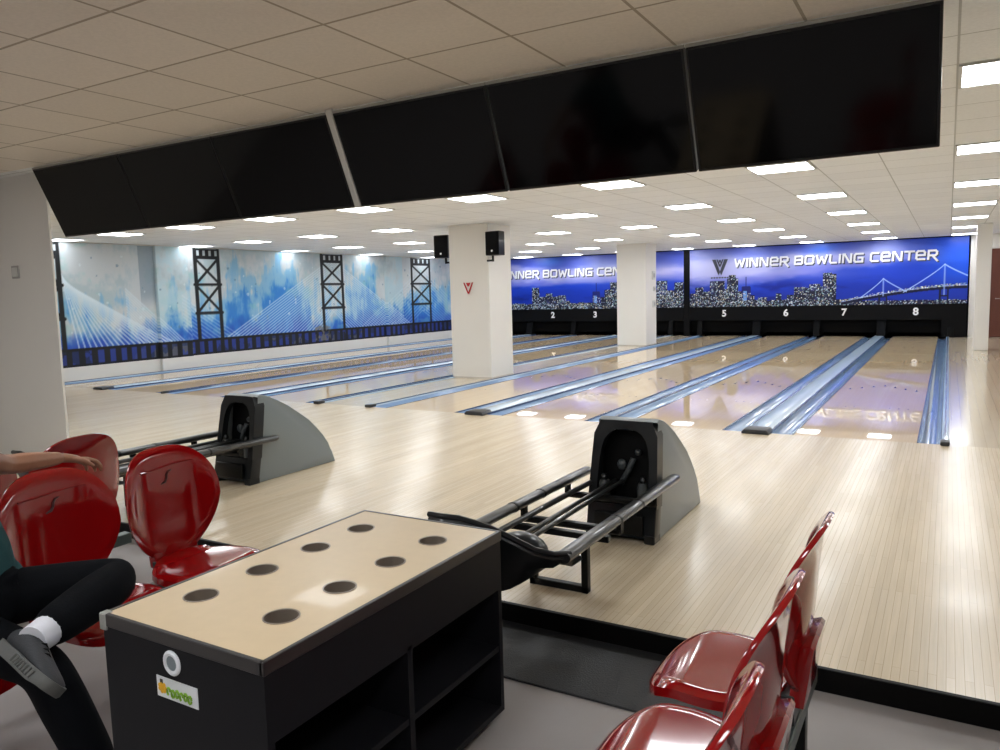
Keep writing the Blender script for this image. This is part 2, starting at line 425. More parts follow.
# ---- left wall mural: pale blue brush work, steel towers, cable fans, railing
y0m, y1m, z0m, z1m = -1.0, BY-.6, .28, 2.63
PIL = ((2.42, 3.20, .08), (10.02, 10.78, .08))        # pilasters
ys = [np.linspace(y0m, y1m, 1060)]
ys = np.sort(np.concatenate([np.linspace(y0m, y1m, 1060)] + [np.array([a-1e-4, a+1e-4, b_-1e-4, b_+1e-4]) for a, b_, d in PIL]))
zs = np.linspace(z0m, z1m, 125)
U, V = np.meshgrid(ys, zs, indexing='ij')
off = np.zeros_like(U)
for a, b_, d in PIL: off = np.where((U > a) & (U < b_), d, off)
C = np.zeros(U.shape+(3,)); C[:] = (.80, .83, .85)
n1 = fbm(U, V, .9, 1.3, 3); n2 = fbm(U, V, 6, 3, 9); n3 = fbm(U, V, 14, 9, 21); strk = fbm(U, V, 9, 1.2, 33)
h = V-z0m
blend(C, (.66, .76, .80), sm(.45, .7, n1+(n3-.5)*.4)*.6)
blend(C, (.88, .90, .91), sm(.5, .75, fbm(U, V, 1.6, 2, 55))*.5)
ml = np.where(U < 3.1, .85, 1.15)+(n1-.5)*1.5+(strk-.5)*1.0
for cy, w, a in ((6.0, .55, .9), (4.6, .5, .55), (9.4, .35, .8), (2.75, .2, .7), (12.9, .6, .25), (8.6, .4, .4), (11.0, .5, .2)):
    ml = ml+a*np.exp(-((U-cy)/w)**2)
blend(C, (.50, .73, .88), sm(.25, -.12, (h-ml)+(n2-.5)*.8)*.85)
blend(C, (.17, .50, .85), sm(.10, -.35, (h-ml*.82)+(n2-.5)*.9)*.88)
blend(C, (.10, .27, .74), sm(.85, .2, h+(n2-.5)*.6+(strk-.5)*.3)*np.where(U < 2.2, .9, .75))
blend(C, (.55, .80, .80), sm(.62, .8, fbm(U, V, 2.2, 3, 77))*.35)
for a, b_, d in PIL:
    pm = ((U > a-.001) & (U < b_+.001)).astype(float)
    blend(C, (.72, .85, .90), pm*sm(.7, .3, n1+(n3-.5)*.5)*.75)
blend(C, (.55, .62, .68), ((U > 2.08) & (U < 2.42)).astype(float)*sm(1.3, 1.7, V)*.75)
for k in range(160):                                   # spatter
    cy, cz = RNG.uniform(y0m, y1m), RNG.uniform(.9, 2.4)
    blend(C, (.35, .5, .62) if k % 2 else (.9, .95, .97), (np.hypot(U-cy, V-cz) < RNG.uniform(.012, .04)).astype(float)*.5)
def fan(ax, az0, az1, by0, by1, n, a, w=.012, c=(.88, .94, .98)):
    for k in range(n):
        t = k/(n-1)
        p = (ax, az0+(az1-az0)*t); q = (by0+(by1-by0)*t, .62)
        blend(C, c, sm(w*1.9, w*.5, seg_dist(U, V, p, q))*a)
fan(.45, 2.1, 1.9, .7, 2.7, 18, .7)
fan(1.75, 1.75, 1.0, 3.0, 2.0, 14, .6)
fan(3.0, 1.6, .9, 4.6, 3.3, 10, .35)
fan(7.8, 2.5, 1.1, 4.2, 7.2, 24, .62)
fan(7.8, 2.5, 1.1, 11.2, 8.4, 24, .62)
fan(11.85, 2.3, 1.0, 8.9, 11.2, 14, .35)
fan(11.85, 2.3, 1.0, 14.6, 12.6, 14, .4)
dk = (.075, .085, .10)
def line(p, q, w): blend(C, dk, sm(w*.5+.008, w*.5-.008, seg_dist(U, V, p, q)))
for ta, tb in ((-.28, .475), (3.40, 4.12), (7.36, 8.24), (11.30, 12.35)):
    for xx in (ta+.05, tb-.05): line((xx, .35), (xx, 2.6), .095)
    blend(C, dk, ((U > ta) & (U < tb) & (V > 2.40) & (V < 2.62)).astype(float))
    for k in range(4):
        cx = ta+(tb-ta)*(k+.75)/4.5+.02
        blend(C, (.72, .76, .78), ((abs(U-cx) < .035) & (V > 2.47) & (V < 2.58)).astype(float))
    for zb in (1.83, 1.20): line((ta, zb), (tb, zb), .06)
    for za, zb in ((1.86, 2.4), (1.23, 1.8)):
        line((ta+.06, za), (tb-.06, zb), .06); line((ta+.06, zb), (tb-.06, za), .06)
blend(C, (.10, .12, .22), ((V < .60)).astype(float)*.72)
bal = (np.mod(U+.03*np.sin(U*3.1), .235) < .115)
blend(C, (.06, .065, .09), (bal & (V < .60)).astype(float)*.93)
blend(C, (.45, .43, .42), ((V < .52) & ~bal & (fbm(U, V, 4, 3, 91) > .62)).astype(float)*.6)
blend(C, (.16, .25, .62), ((V < .58) & ~bal & (fbm(U, V, 3, 3, 95) > .45)).astype(float)*.7)
blend(C, (.045, .05, .07), sm(.038, .02, abs(V-.60)))
blend(C, (.045, .05, .07), sm(.03, .012, abs(V-.30)))
blend(C, (.5, .49, .47), ((abs(U-7.35) < .3) & (V > .35) & (V < .78-abs(U-7.35)*.3)).astype(float)*sm(.35, .6, n3)*.8)
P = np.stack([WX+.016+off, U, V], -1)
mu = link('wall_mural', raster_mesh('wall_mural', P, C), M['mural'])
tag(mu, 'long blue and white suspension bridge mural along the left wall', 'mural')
for i, (a, b_, d) in enumerate(PIL):
    struct('wall_pilaster', MB().box(WX, WX+d+.006, a+.012, b_-.012, 0, CZ), M['wall'])
    for z0, z1 in ((.0, .28),): struct('trim_%d' % (7+i), MB().box(WX, WX+d+.016, a, b_, z0, z1), M['wall'])

# ---- night skyline boards above the pins
def board_paint(xa, xb, builds, low, bridge, glows, glass=0, tower=None, seed=1):
    nx, nz = int((xb-xa)/.0125), 138
    U, V = np.meshgrid(np.linspace(xa, xb, nx), np.linspace(.88, 2.62, nz), indexing='ij')
    C = np.zeros(U.shape+(3,)); C[:] = (.06, .20, .70)
    s = (U-xa)/(xb-xa)
    n = fbm(U, V, .7, 2.2, 100+seed); nn = fbm(U, V, 2.2, 6, 200+seed)
    wv = V+(n-.5)*.55+(nn-.5)*.12
    blend(C, (.08, .24, .78), sm(1.3, 1.6, wv)*.8)
    blend(C, (.46, .48, .84), sm(1.58, 1.82, wv+(glass-.0)*(.4-s)*.5)*.85)
    blend(C, (.72, .72, .90), sm(1.80, 2.02, wv+(glass)*(.35-s)*.5)*sm(1.02, .45, s*glass+(1-glass)*.3)*.75)
    blend(C, (.22, .30, .74), sm(2.12, 2.42, wv+(s-.5)*.35)*.85)
    if glass: blend(C, (.09, .30, .86), sm(.72, 1.0, s+(n-.5)*.3)*sm(1.3, 1.7, V)*.75)
    blend(C, (.03, .10, .48), sm(.5, .75, fbm(U, V, 1.1, 4, 600+seed))*sm(1.75, 1.4, V)*.7)
    for gx, gz, rx, rz, a, c in glows:
        blend(C, c, np.exp(-((U-gx)/rx)**2-((V-gz)/rz)**2)*a)
    r = np.random.default_rng(seed)
    def lights(mask, dens):
        h_ = ((nx+1)//2, (nz+1)//2)
        k = np.repeat(np.repeat(r.random(h_), 2, 0), 2, 1)[:nx, :nz]
        k2 = fbm(U, V, 5, 5, 300+seed)
        m = mask & (k < dens*(.15+1.7*k2))
        pal = np.array([(.92, .96, 1.0), (.75, .86, 1.0), (.97, .93, .80), (.62, .80, .80), (.85, .88, .98)])
        pi = np.repeat(np.repeat(r.integers(0, 5, h_), 2, 0), 2, 1)[:nx, :nz]; pb = np.repeat(np.repeat(r.uniform(.45, 1.1, h_), 2, 0), 2, 1)[:nx, :nz]
        C[m] = np.minimum(pal[pi]*pb[..., None], 1)[m]
    for (bx0, bx1, bz) in builds:
        m = (U > bx0) & (U < bx1) & (V < bz)
        shade = r.uniform(.8, 1.25)
        C[m] = np.array((.055, .075, .20))*shade
        blend(C, (.30, .34, .66), m.astype(float)*sm(.5, .75, fbm(U, V, 4, 5, 400+seed))*.55)
        edge = m & ((U < bx0+.02) | (U > bx1-.02)); C[edge] = (.05, .07, .18)
        lights(m, .26)
    if tower:
        tx, tz = tower
        m = abs(U-tx) < np.where(V > tz-.28, .012, .13*np.clip((tz-.1-V)/.2, 0, 1))
        m &= V < tz
        C[m] = (.07, .11, .42); blend(C, (.50, .72, 1.0), (m & (V < tz-.42) & (abs(U-tx+.03) < .05)).astype(float)*.85)
        lights(m & (V < 1.3), .25)
    m = (V < low+.08*fbm(U, V, 6, 1, 500+seed)) & ((U < bridge[0][0]+.2) if bridge and bridge[0][0] > xa+1 else (U > xa))
    C[m] = (.06, .08, .20); lights(m, .36)
    if bridge:
        pts, towers = bridge[0:1], bridge[1]
        b0, bz0, b1, bz1 = bridge[0]
        t = np.clip((U-b0)/(b1-b0), 0, 1); dz = bz0+(bz1-bz0)*(1-(1-t)**1.7)
        inb = (U > b0) & (U < b1)
        shore = inb & (V < .98+.03*fbm(U, V, 5, 1, 77)); C[shore] = (.10, .11, .26); lights(shore, .28)
        m = inb & (V < dz) & (V > dz-.085); C[m] = (.05, .07, .22)
        C[inb & (abs(V-dz) < .012)] = (.60, .66, .88)
        lights(inb & (abs(V-dz-.02) < .03), .5)
        for txx, tzz in towers:
            blend(C, (.62, .72, .95), ((abs(U-txx) < .02) & (V < tzz) & (V > 1.1)).astype(float)*.75)
            C[(abs(abs(U-txx)-.09) < .022) & (V < dz-.05)] = (.07, .09, .2)
            C[(abs(U-txx) < .11) & (abs(V-1.1) < .02)] = (.07, .09, .2)
            for sgn in (-1, 1):
                for f in (0, 1):
                    ex = txx+sgn*(tzz-1.1)*1.15
                    tt = np.clip((U-txx)/(ex-txx), 0, 1)
                    cz = tzz-(tzz-(np.interp(ex, [b0, b1], [bz0, bz1])+.03))*tt**.85-f*.0
                    inn = (U-txx)*sgn > 0
                    inn &= abs(U-txx) < abs(ex-txx)
                    blend(C, (.72, .82, 1.0), (inn & inb).astype(float)*sm(.022, .008, abs(V-cz))*.7)
    P = np.stack([U, np.zeros_like(U), V], -1)
    return raster_mesh('night_panel', P, C)

def text_mesh(s, size, ext=.008):
    cu = bpy.data.curves.new('txt', 'FONT'); cu.body = s; cu.size = size; cu.extrude = ext; cu.align_x = 'CENTER'; cu.offset = size*.03
    o = bpy.data.objects.new('txt', cu); col.objects.link(o)
    dg = bpy.context.evaluated_depsgraph_get(); me = bpy.data.meshes.new_from_object(o.evaluated_get(dg))
    bpy.data.objects.remove(o); me.materials.clear(); return me
GL = {'W': (1.25, [[(0,1),(.27,0),(.62,.8),(.98,0),(1.25,1)]]), 'I': (.0, [[(0,0),(0,1)]]),
 'N': (.95, [[(0,0),(0,1),(.16,1),(.79,0),(.95,0),(.95,1)]]),
 'e': (.9, [[(0,.5),(.9,.5),(.9,.82),(.75,1),(.15,1),(0,.82),(0,.15),(.15,0),(.9,0)]]),
 'R': (.9, [[(0,0),(0,1),(.75,1),(.9,.85),(.9,.58),(.75,.42),(.1,.42)],[(.42,.42),(1.0,-.22)]]),
 'B': (.9, [[(.1,.52),(.8,.52),(.9,.65),(.9,.88),(.8,1),(0,1),(0,0),(.8,0),(.92,.12),(.92,.4),(.8,.52)]]),
 'O': (1.0, [[(.15,0),(0,.15),(0,.85),(.15,1),(.85,1),(1,.85),(1,.15),(.85,0),(.1,0)]]),
 'L': (.75, [[(0,1),(0,.15),(.14,0),(.75,0)]]), 'C': (.85, [[(.85,1),(.15,1),(0,.85),(0,.15),(.15,0),(.85,0)]]),
 'G': (.95, [[(.95,1),(.15,1),(0,.85),(0,.15),(.15,0),(.95,0),(.95,.5),(.5,.5)]]), 'T': (.85, [[(-.05,1),(.95,1)],[(.45,1),(.45,0)]])}
def lettering(x0, x1, z0, h, w):
    word = 'WINNeR BOWLING CeNTeR'; adv = 0; pos = []
    for ch in word:
        if ch == ' ': adv += .55; continue
        pos.append((ch, adv)); adv += GL[ch][0]+.42
    k = (x1-x0)/(adv-.42)
    out = []
    for wi, (i0, i1) in enumerate(((0, 6), (6, 13), (13, 19))):
      mb = MB(); sh = MB(); out.append((mb, sh))
      for ch, a in pos[i0:i1]:
        for pl in GL[ch][1]:
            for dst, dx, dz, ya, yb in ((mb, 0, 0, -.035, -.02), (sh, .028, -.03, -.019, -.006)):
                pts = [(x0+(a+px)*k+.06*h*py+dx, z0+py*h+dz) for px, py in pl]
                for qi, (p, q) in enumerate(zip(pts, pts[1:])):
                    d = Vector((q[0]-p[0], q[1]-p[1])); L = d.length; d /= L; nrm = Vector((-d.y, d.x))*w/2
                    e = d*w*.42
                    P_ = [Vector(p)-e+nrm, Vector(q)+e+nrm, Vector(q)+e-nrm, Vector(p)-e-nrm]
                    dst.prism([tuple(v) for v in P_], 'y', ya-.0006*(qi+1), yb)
    return out
def emblem(cx, cz, s, y, ya):
    """shield shaped V with a little figure between its arms"""
    mb = MB()
    def q(*pts): mb.prism([(cx+px*s, cz+pz*s) for px, pz in pts], 'y', y, ya)
    q((-1,1),(-.55,1),(.02,-.6),(-.18,-1)); q((1,1),(.55,1),(-.02,-.6),(.18,-1))
    q((-.45,1),(-.28,1),(.0,.3),(-.06,0)); q((.45,1),(.28,1),(.0,.3),(.06,0))
    q((-.1,.95),(.1,.95),(.12,.6),(-.12,.6))
    return mb
def masking(xa, xb, me, lanes, text, label, em, posts):
    t = thing('masking_unit', label, 'sign', ((xa+xb)/2, D, 0), 0, 'printed boards above the pin decks')
    c = (xa+xb)/2
    def O(mb, nm, mt, par=t):
        o = mb.build(nm, mt, par); return o
    o = bpy.data.objects.new('night_panel', me); col.objects.link(o); me.materials.append(M['board']); o.parent = t; o.location = (-c, -.012, 0)
    def sh(mb):
        for v in mb.bm.verts: v.co.x -= c
        return mb
    O(sh(MB().box(xa, xb, 0, .04, .86, CZ)), 'backing_panel', M['mask'])
    O(sh(MB().box(xa, xb, -.03, .06, .47, .885, .006, 1)), 'fascia', M['mask'])
    O(sh(MB().box(xa, xb, .10, .16, .12, .5)), 'lower_panel', M['pit'])
    for p0, p1, z0 in posts: O(sh(MB().box(p0, p1, -.035, .06, z0, .89 if z0 == 0 and p1 > 1 else CZ-.003)), 'post', M['mask'])
    for n, xx in lanes:
        m_ = text_mesh(str(n), .27); ob = bpy.data.objects.new('number', m_); col.objects.link(ob); m_.materials.append(M['white'])
        ob.parent = t; ob.location = (xx-c+(.09 if xx < -6.5 else 0), -.042, .60); ob.rotation_euler = (PI/2, 0, 0)
    for mb, sd in lettering(text[0], text[1], text[2], .215, .052):
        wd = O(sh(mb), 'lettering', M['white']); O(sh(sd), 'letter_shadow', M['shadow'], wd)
    if em:
        O(sh(emblem(em[0], em[1], em[2], -.03, -.013)), 'emblem', M['emblem'])
        w = MB(); w.box(em[0]-.27, em[0]+.26, -.0155, -.013, em[1]-.315, em[1]-.305)
        for k in range(7): w.box(em[0]-.27+k*.08, em[0]-.27+k*.08+.05, -.02, -.013, em[1]-.33, em[1]-.29)
        O(sh(w), 'emblem_caption', M['emblem'])
    return t
LB = [(-6.14,-5.95,1.30),(-5.97,-5.72,1.48),(-5.75,-5.45,1.36),(-5.52,-5.08,1.66),(-5.2,-4.95,1.42),(-5.0,-4.68,1.72),(-4.95,-4.75,1.83),(-4.7,-4.52,1.34),(-4.4,-4.2,1.22),(-4.1,-3.85,1.14),(-3.6,-3.45,1.26),(-3.3,-3.05,1.2),(-3.1,-2.8,1.42),(-2.85,-2.65,1.40),(-2.7,-2.4,1.50),(-2.48,-2.3,1.42),(-2.34,-2.1,1.80),(-2.2,-1.98,1.76)]
W_ = (.93, .94, 1.0); BL = (.10, .42, .95)
meR = board_paint(-6.14, 1.17, LB, 1.02, ((-1.85, .98, 1.17, 1.37), [(-.80, 1.60), (.64, 1.93)]),
    [(-5.5, 2.2, .9, .5, .6, (.82,.82,.94)), (-1.6, 2.2, 1.6, .22, .4, (.72,.74,.94)), (-2.6, 1.75, 1.4, .16, .4, (.55,.52,.86)), (-3.6, 2.2, 1.0, .25, .40, W_), (-2.4, 2.5, .35, .14, .6, BL), (-.9, 2.35, .7, .22, .5, (.8,.82,.95)), (.95, 2.0, .5, .6, .5, (.06,.36,.9)), (-3.9, 1.85, 1.2, .12, .45, (.75,.75,.92))], 1, (-4.45, 1.76), 5)
LB2 = [(-11.62,-11.35,1.62),(-11.45,-11.1,1.30),(-11.1,-10.85,1.42),(-10.9,-10.6,1.30),(-10.65,-10.35,1.34),(-10.4,-10.2,1.15),(-9.9,-9.7,1.1),(-9.1,-8.9,1.25),(-8.95,-8.7,1.5),(-8.75,-8.45,1.72),(-8.4,-8.1,1.5),(-8.0,-7.7,1.4),(-7.65,-7.4,1.6),(-7.4,-7.15,1.45),(-7.2,-6.85,1.72),(-6.85,-6.6,1.42),(-6.62,-6.33,1.66)]
meL = board_paint(-13.5, -6.33, LB2, 1.04, None,
    [(-10.9, 2.5, .4, .16, .6, (.25,.55,.95)), (-8.9, 2.2, .9, .35, .5, W_), (-7.0, 2.05, .7, .25, .6, (.80,.78,.93)), (-9.6, 1.86, 1.2, .12, .45, (.75,.75,.92))], 0, (-9.25, 1.72), 8)
cx = lambda n: (X['%dL' % n]+X['%dR' % n])/2
MU = [None, None]
MU[0] = masking(-6.14, 1.17, meR, [(n, cx(n)) for n in (5, 6, 7, 8)], (-4.78, .44, 2.075), 'printed night skyline and bridge board over lanes 5 to 8 on the right', (-5.22, 2.07, .235),
        [(-6.32, -6.14, 0), (.60, 1.17, 0)])
MU[1] = masking(-13.5, -6.33, meL, [(n, cx(n)) for n in (1, 2, 3, 4)], (-12.88, -7.60, 1.98), 'printed night skyline board over lanes 1 to 4, partly behind the pillars', None, [])
struct('wall_pit', MB().box(WX, 1.2, D+.9, D+.95, FZ, CZ).box(1.17, 1.2, D+.06, D+.9, 0, CZ).box(WX, 1.17, D+.06, D+.9, .88, .93), M['pit'])
for par, ks in ((MU[0], (('c78', .14), ('c67', .10), ('c56', .14), ('r5', .09), ('r8', .09))), (MU[1], (('r4', .09), ('c34', .14), ('c23', .1), ('c12', .14), ('r1', .07)))):
    for k, w in ks:
        MB().prism([(-.10, .033), (0, .40), (.02, .465), (.88, .465), (.88, .033)], 'x', X[k]-w*.8+.06-par.location.x, X[k]+w*.8+.06-par.location.x, .01).build('kickback_divider', M['kick'], par)

# ------------------------------------------------------------------ ceiling lights
def ceil_light_meshes(sx, sy):
    f = MB()
    for a in ((-sx, -sx+.02, -sy, sy), (sx-.02, sx, -sy, sy), (-sx, sx, -sy, -sy+.02), (-sx, sx, sy-.02, sy)): f.box(*a, -.012, 0)
    d = MB().box(-sx+.02, sx-.02, -sy+.02, sy-.02, -.008, -.001)
    return f.mesh('frame', 0), d.mesh('diffuser', 0)
fm, dm = ceil_light_meshes(.295, .285)
fm.materials.append(M['plate']); dm.materials.append(M['glow'])
dmF = dm.copy(); dmF.materials[0] = M['glow_front']; dmE = dm.copy(); dmE.materials[0] = M['glow_edge']
LX = [1.05-1.8*k for k in range(8)]+[-13.27]
LY = [-2.53+2.9*k for k in range(7)]
ordn = ['first', 'second', 'third', 'fourth', 'fifth', 'sixth', 'seventh', 'eighth', 'ninth']
def clight(x, y, label, group):
    t = thing('ceiling_light', label, 'ceiling light', (x, y, CZ-.001), 0, group)
    for nm, me in (('frame', fm), ('diffuser', dmF if y < -4 else dmE if x < -13 else dm)):
        o = bpy.data.objects.new(nm, me); col.objects.link(o); o.parent = t
rown = ['in front of the screens\' far side', 'just beyond the screens over the foul line', 'in the second row beyond the screens', 'in the third row beyond the screens', 'in the fourth row beyond the screens', 'in the fifth row beyond the screens', 'in the last row before the printed boards']
for j, y in enumerate(LY):
    for i, xx in enumerate(LX):
        if j == 0 and i > 5: continue
        bad = any(PX0-.32 < xx < PX1+.32 and a-.3 < y < b_+.3 for a, b_ in ((3.35, 4.12), (11.2, 12.0)))
        if bad: continue
        clight(xx, y, 'square white ceiling light, %s from the right, %s' % (ordn[i], rown[j] if j else 'in the row nearest behind the screens'), 'ceiling lights over the lanes')
for xx, y in ((1.05, -6.9), (-.75, -6.9), (-2.55, -6.9), (-4.35, -6.9), (-6.15, -6.9), (1.05, -9.3), (-.75, -9.3), (-2.55, -9.3), (-4.35, -9.3), (-6.15, -9.3)):
    clight(xx, y, 'white ceiling light over the seating, %s from right in the %s row behind viewer' % (ordn[round((1.05-xx)/1.8)], 'nearer' if y > -8 else 'farther'), 'ceiling lights over the seating')

# ------------------------------------------------------------------ screens hung under the ceiling
Yt, Zt, Yb, Zb = -4.10, 2.615, -3.86, 2.06
tilt = math.atan2(Yb-Yt, Zt-Zb); SH = math.hypot(Yb-Yt, Zt-Zb)
segs = [(-6.04, -4.86), (-4.85, -3.79), (-3.78, -2.705), (-2.645, -1.525), (-1.515, -.40), (-.39, .69)]
lab = ['large black wall of screens: leftmost screen, next to the white column', 'second black hanging screen from the left', 'third black hanging screen from the left, left of the bright gap',
       'black hanging screen directly right of the bright gap', 'second black hanging screen from the right', 'rightmost black hanging screen']
lab[0] = 'leftmost black hanging screen, next to the white column'
for (a, b_), lb in zip(segs, lab):
    t = thing('hanging_screen', lb, 'screen', ((a+b_)/2, Yt, Zt), 0, 'black screens hung in a row under the ceiling')
    t.rotation_euler = (tilt, 0, 0)
    w = (b_-a)/2
    MB().box(-w, w, .0, .045, -SH, 0, .004, 1).build('screen_case', M['frame'], t)
    MB().box(-w+.012, w-.012, -.003, .002, -SH+.016, -.012).build('screen_glass', M['screen'], t)
    MB().box(-.25, .25, .045, .09, -SH*.75, -SH*.2).build('mount_plate', M['steel'], t)
    MB().box(-w, w, .004, .03, .0, .014).build('top_rail', M['alu'], t)
o = MB().box(-.026, .026, .0, .03, -SH, .03, .003, 1).build('gap_filler', M['plate'], None, 35, True, (-2.675, Yt, Zt)); o.rotation_euler = (tilt, 0, 0); tag(o, 'thin added pale strut in the gap between the two screen groups', 'filler')  # added pale plate standing in for the bright ceiling seen through the gap

# ------------------------------------------------------------------ pillar fittings
def speaker(loc, sgn, label):
    t = thing('wall_mounted_speaker', label, 'speaker', loc, 0, 'black loudspeakers on the near pillar')
    rz = -sgn*.10
    pr = [(-.14, 0), (.14, 0), (.11, .20), (-.11, .20)]
    t.rotation_euler = (0, 0, rz)
    MB().prism([(p[0], p[1]) for p in pr], 'z', 0, .40, .012).build('speaker_case', M['blackp'], t)
    MB().box(-.125, .125, -.012, 0, .015, .385, .006, 1).build('grille', M['grille'], t)
    MB().lathe([(0, 0), (.018, 0), (.018, .004), (0, .004)], (0, 0, 0), 16, Matrix.Translation((0, -.013, .075)) @ Matrix.Rotation(PI/2, 4, 'X')).build('badge', M['white'], t)
    MB().tube([(sgn*-.05, .08, -.10), (sgn*-.05, .08, .02)], .02).tube([(sgn*-.05, .08, -.08), (sgn*-.17, .08, -.08)], .018).build('bracket', M['steel'], t)
speaker((-7.0, 3.40, 2.11), -1, 'black loudspeaker on the left side of the near pillar')
speaker((-5.855, 3.24, 2.10), 1, 'black loudspeaker on the right side of the near pillar')
eb = MB()
for pl in ([(-1, 1), (-.76, 1), (.02, -.72), (-.10, -1)], [(1, 1), (.76, 1), (-.02, -.72), (.10, -1)], [(-.45, .95), (-.05, .95), (0, .45), (-.1, .3)], [(.45, .95), (.05, .95), (0, .45), (.1, .3)]):
    eb.prism([(-6.415+p_[0]*.10, 1.565+p_[1]*.10) for p_ in pl], 'y', 3.335, 3.345)
o = eb.build('pillar_emblem', M['red_mark']); tag(o, 'small red V shaped emblem on the near white pillar', 'emblem')
for i, (yy, z, lb) in enumerate(((11.75, 1.83, 'small grey wall unit on the far pillar, topmost of three'), (11.8, 1.48, 'small grey wall plate on the far pillar, middle of three'), (11.78, 1.08, 'small grey wall plate on the far pillar, lowest of three'))):
    s = (.11, .06, .09)[i]
    t = thing('wall_plate', lb, 'switch', (PX1, yy, z), 0, 'small plates on the far pillar')
    MB().box(0, .03, -s, s, -s, s, .006, 1).build('plate', M['plate'], t); MB().box(.03, .04, -s*.5, s*.5, -s*.5, s*.5, .003, 1).build('button', M['switch'], t)
t = thing('light_switch', 'small square grey wall switch on the white column at left', 'switch', (-6.81, -3.9, 1.78))
MB().box(-.062, .062, -.012, 0, -.06, .06, .004, 1).build('plate', M['switch'], t)
MB().box(-.045, .045, -.018, -.012, -.042, .042, .003, 1).build('rocker', M['plate'], t)

# ------------------------------------------------------------------ ball returns
def ball_return(xc, label):
    t = thing('ball_return', label, 'ball return', (xc, -3.2, 0), 0, 'ball returns on the approach')
    YO = 3.2
    def B(mb, nm, mt, par=t):
        for v in mb.bm.verts: v.co.y += YO
        return mb.build(nm, mt, par)
    arc = [(-3.70, .0), (-3.62, .69), (-3.58, .705), (-3.50, .685), (-3.41, .64), (-3.29, .575), (-3.17, .495), (-3.07, .425), (-2.985, .345), (-2.91, .265), (-2.85, .18), (-2.80, .09), (-2.77, .0)]
    hm_ = MB().prism(arc, 'x', -.205, .205, .012)
    bmesh.ops.delete(hm_.bm, geom=[f_ for f_ in hm_.bm.faces if f_.calc_center_median().y < -3.64 and abs(f_.normal.x) < .3], context='FACES')
    for v in hm_.bm.verts: v.co.x *= 1-.10*v.co.z/.7
    hood = B(hm_, 'hood', M['hood'])
    # bezel: arched opening in a black front
    def fy(z): return -3.765+.125*(z/.7)
    inn = [(-.165, .20)] + [(-.155, .46)] + [(-.15*(abs(math.cos(a))**.7)*(1 if math.cos(a) > 0 else -1), .46+.185*math.sin(a)**.8) for a in [PI*k/10 for k in range(1, 10)]] + [(.155, .46), (.165, .20)]
    n = len(inn)
    outp = [(-.215, .20), (-.205, .46)]
    for k in range(1, 10):
        a = PI*k/10; c_, s_ = -math.cos(a), math.sin(a)
        m_ = ((abs(c_)/.205)**9+(s_/.235)**9)**(1/9); f = 1/m_*(1-.12*max(0, s_)*.5)
        outp.append((c_*f, .46+s_*f*1.06))
    outp += [(.205, .46), (.215, .20)]
    mb = MB()
    V1 = [mb.bm.verts.new((p[0], fy(p[1]), p[1])) for p in inn]; V2 = [mb.bm.verts.new((p[0], fy(p[1]), p[1])) for p in outp]
    V3 = [mb.bm.verts.new((p[0], fy(p[1])+.10, p[1])) for p in outp]; V0 = [mb.bm.verts.new((p[0]*.97, fy(p[1])+.05, p[1])) for p in inn]
    for a, b_ in ((V0, V1), (V1, V2), (V2, V3)):
        for i in range(n-1): mb.face((a[i], a[i+1], b_[i+1], b_[i]))
    bz = B(mb, 'bezel', M['bezel'])
    lo = MB().prism([(fy(0), .03), (fy(.205), .205), (fy(.2)+.1, .205), (fy(0)+.1, .03)], 'x', -.215, .215, .01)
    lo.box(-.215, -.15, -3.77, -3.66, 0, .05, .006, 1).box(.15, .215, -3.77, -3.66, 0, .05, .006, 1)
    B(lo, 'lower_front', M['bezel'])
    B(MB().box(-.15, .15, -3.79, -3.765, .05, .17, .01, 2), 'front_plate', M['steel'])
    B(MB().strip([(fy(.2)+.05, .20), (-3.60, .22), (-3.55, .62), (fy(.62)+.05, .63)], 'x', -.17, .17), 'ball_opening', M['inner'])
    for s in (-1, 1):
        p = B(MB().lathe([(.0, .0), (.032, .0), (.034, .10), (.026, .13), (0, .13)], (s*.12, -3.69, .21), 16), 'guide_post', M['post'])
        B(MB().lathe([(0, .13), (.018, .13), (.022, .145), (.014, .165), (0, .168)], (s*.12, -3.69, .21), 14), 'post_knob', M['blackp'], p)
    B(MB().tube([(-.05, -3.6, .30), (0.01, -3.62, .40), (.03, -3.6, .46)], .018).ball((-.04, -3.61, .42), (.03, .02, .035)).ball((.06, -3.60, .50), .02), 'lift_mechanism', M['post'])
    # rails
    def bar(x0, y0, z0, x1, y1, z1, r, rz_, nm, n_=14):
        mb = MB(); mb.tube([(x0, y0, z0), (x0+(x1-x0)*.015, y0+(y1-y0)*.015, z0+(z1-z0)*.015), (x1, y1, z1)], [r*.8, r, r], n_, ry=rz_*.8)
        o = B(mb, nm, M['rail'])
        for f in ((.42, .62) if nm == 'hand_rail' else ()):
            q = Vector((x0, y0, z0)).lerp(Vector((x1, y1, z1)), f); d = (Vector((x1, y1, z1))-Vector((x0, y0, z0))).normalized()*.008
            B(MB().tube([q-d, q+d], r+.002, n_, ry=rz_+.002), 'joint_ring', M['steel'], o)
        return o
    bar(.255, -3.50, .345, .285, -5.12, .372, .036, .026, 'hand_rail')
    bar(-.265, -3.60, .365, -.275, -5.12, .372, .034, .025, 'hand_rail')
    bar(-.205, -3.60, .315, -.21, -5.0, .325, .016, .016, 'ball_track', 10)
    bar(.195, -3.62, .315, .20, -5.0, .325, .016, .016, 'ball_track', 10)
    bar(-.075, -3.62, .325, -.085, -4.95, .315, .013, .013, 'ball_track', 10)
    bar(-.03, -3.62, .325, -.035, -4.95, .315, .013, .013, 'ball_track', 10)
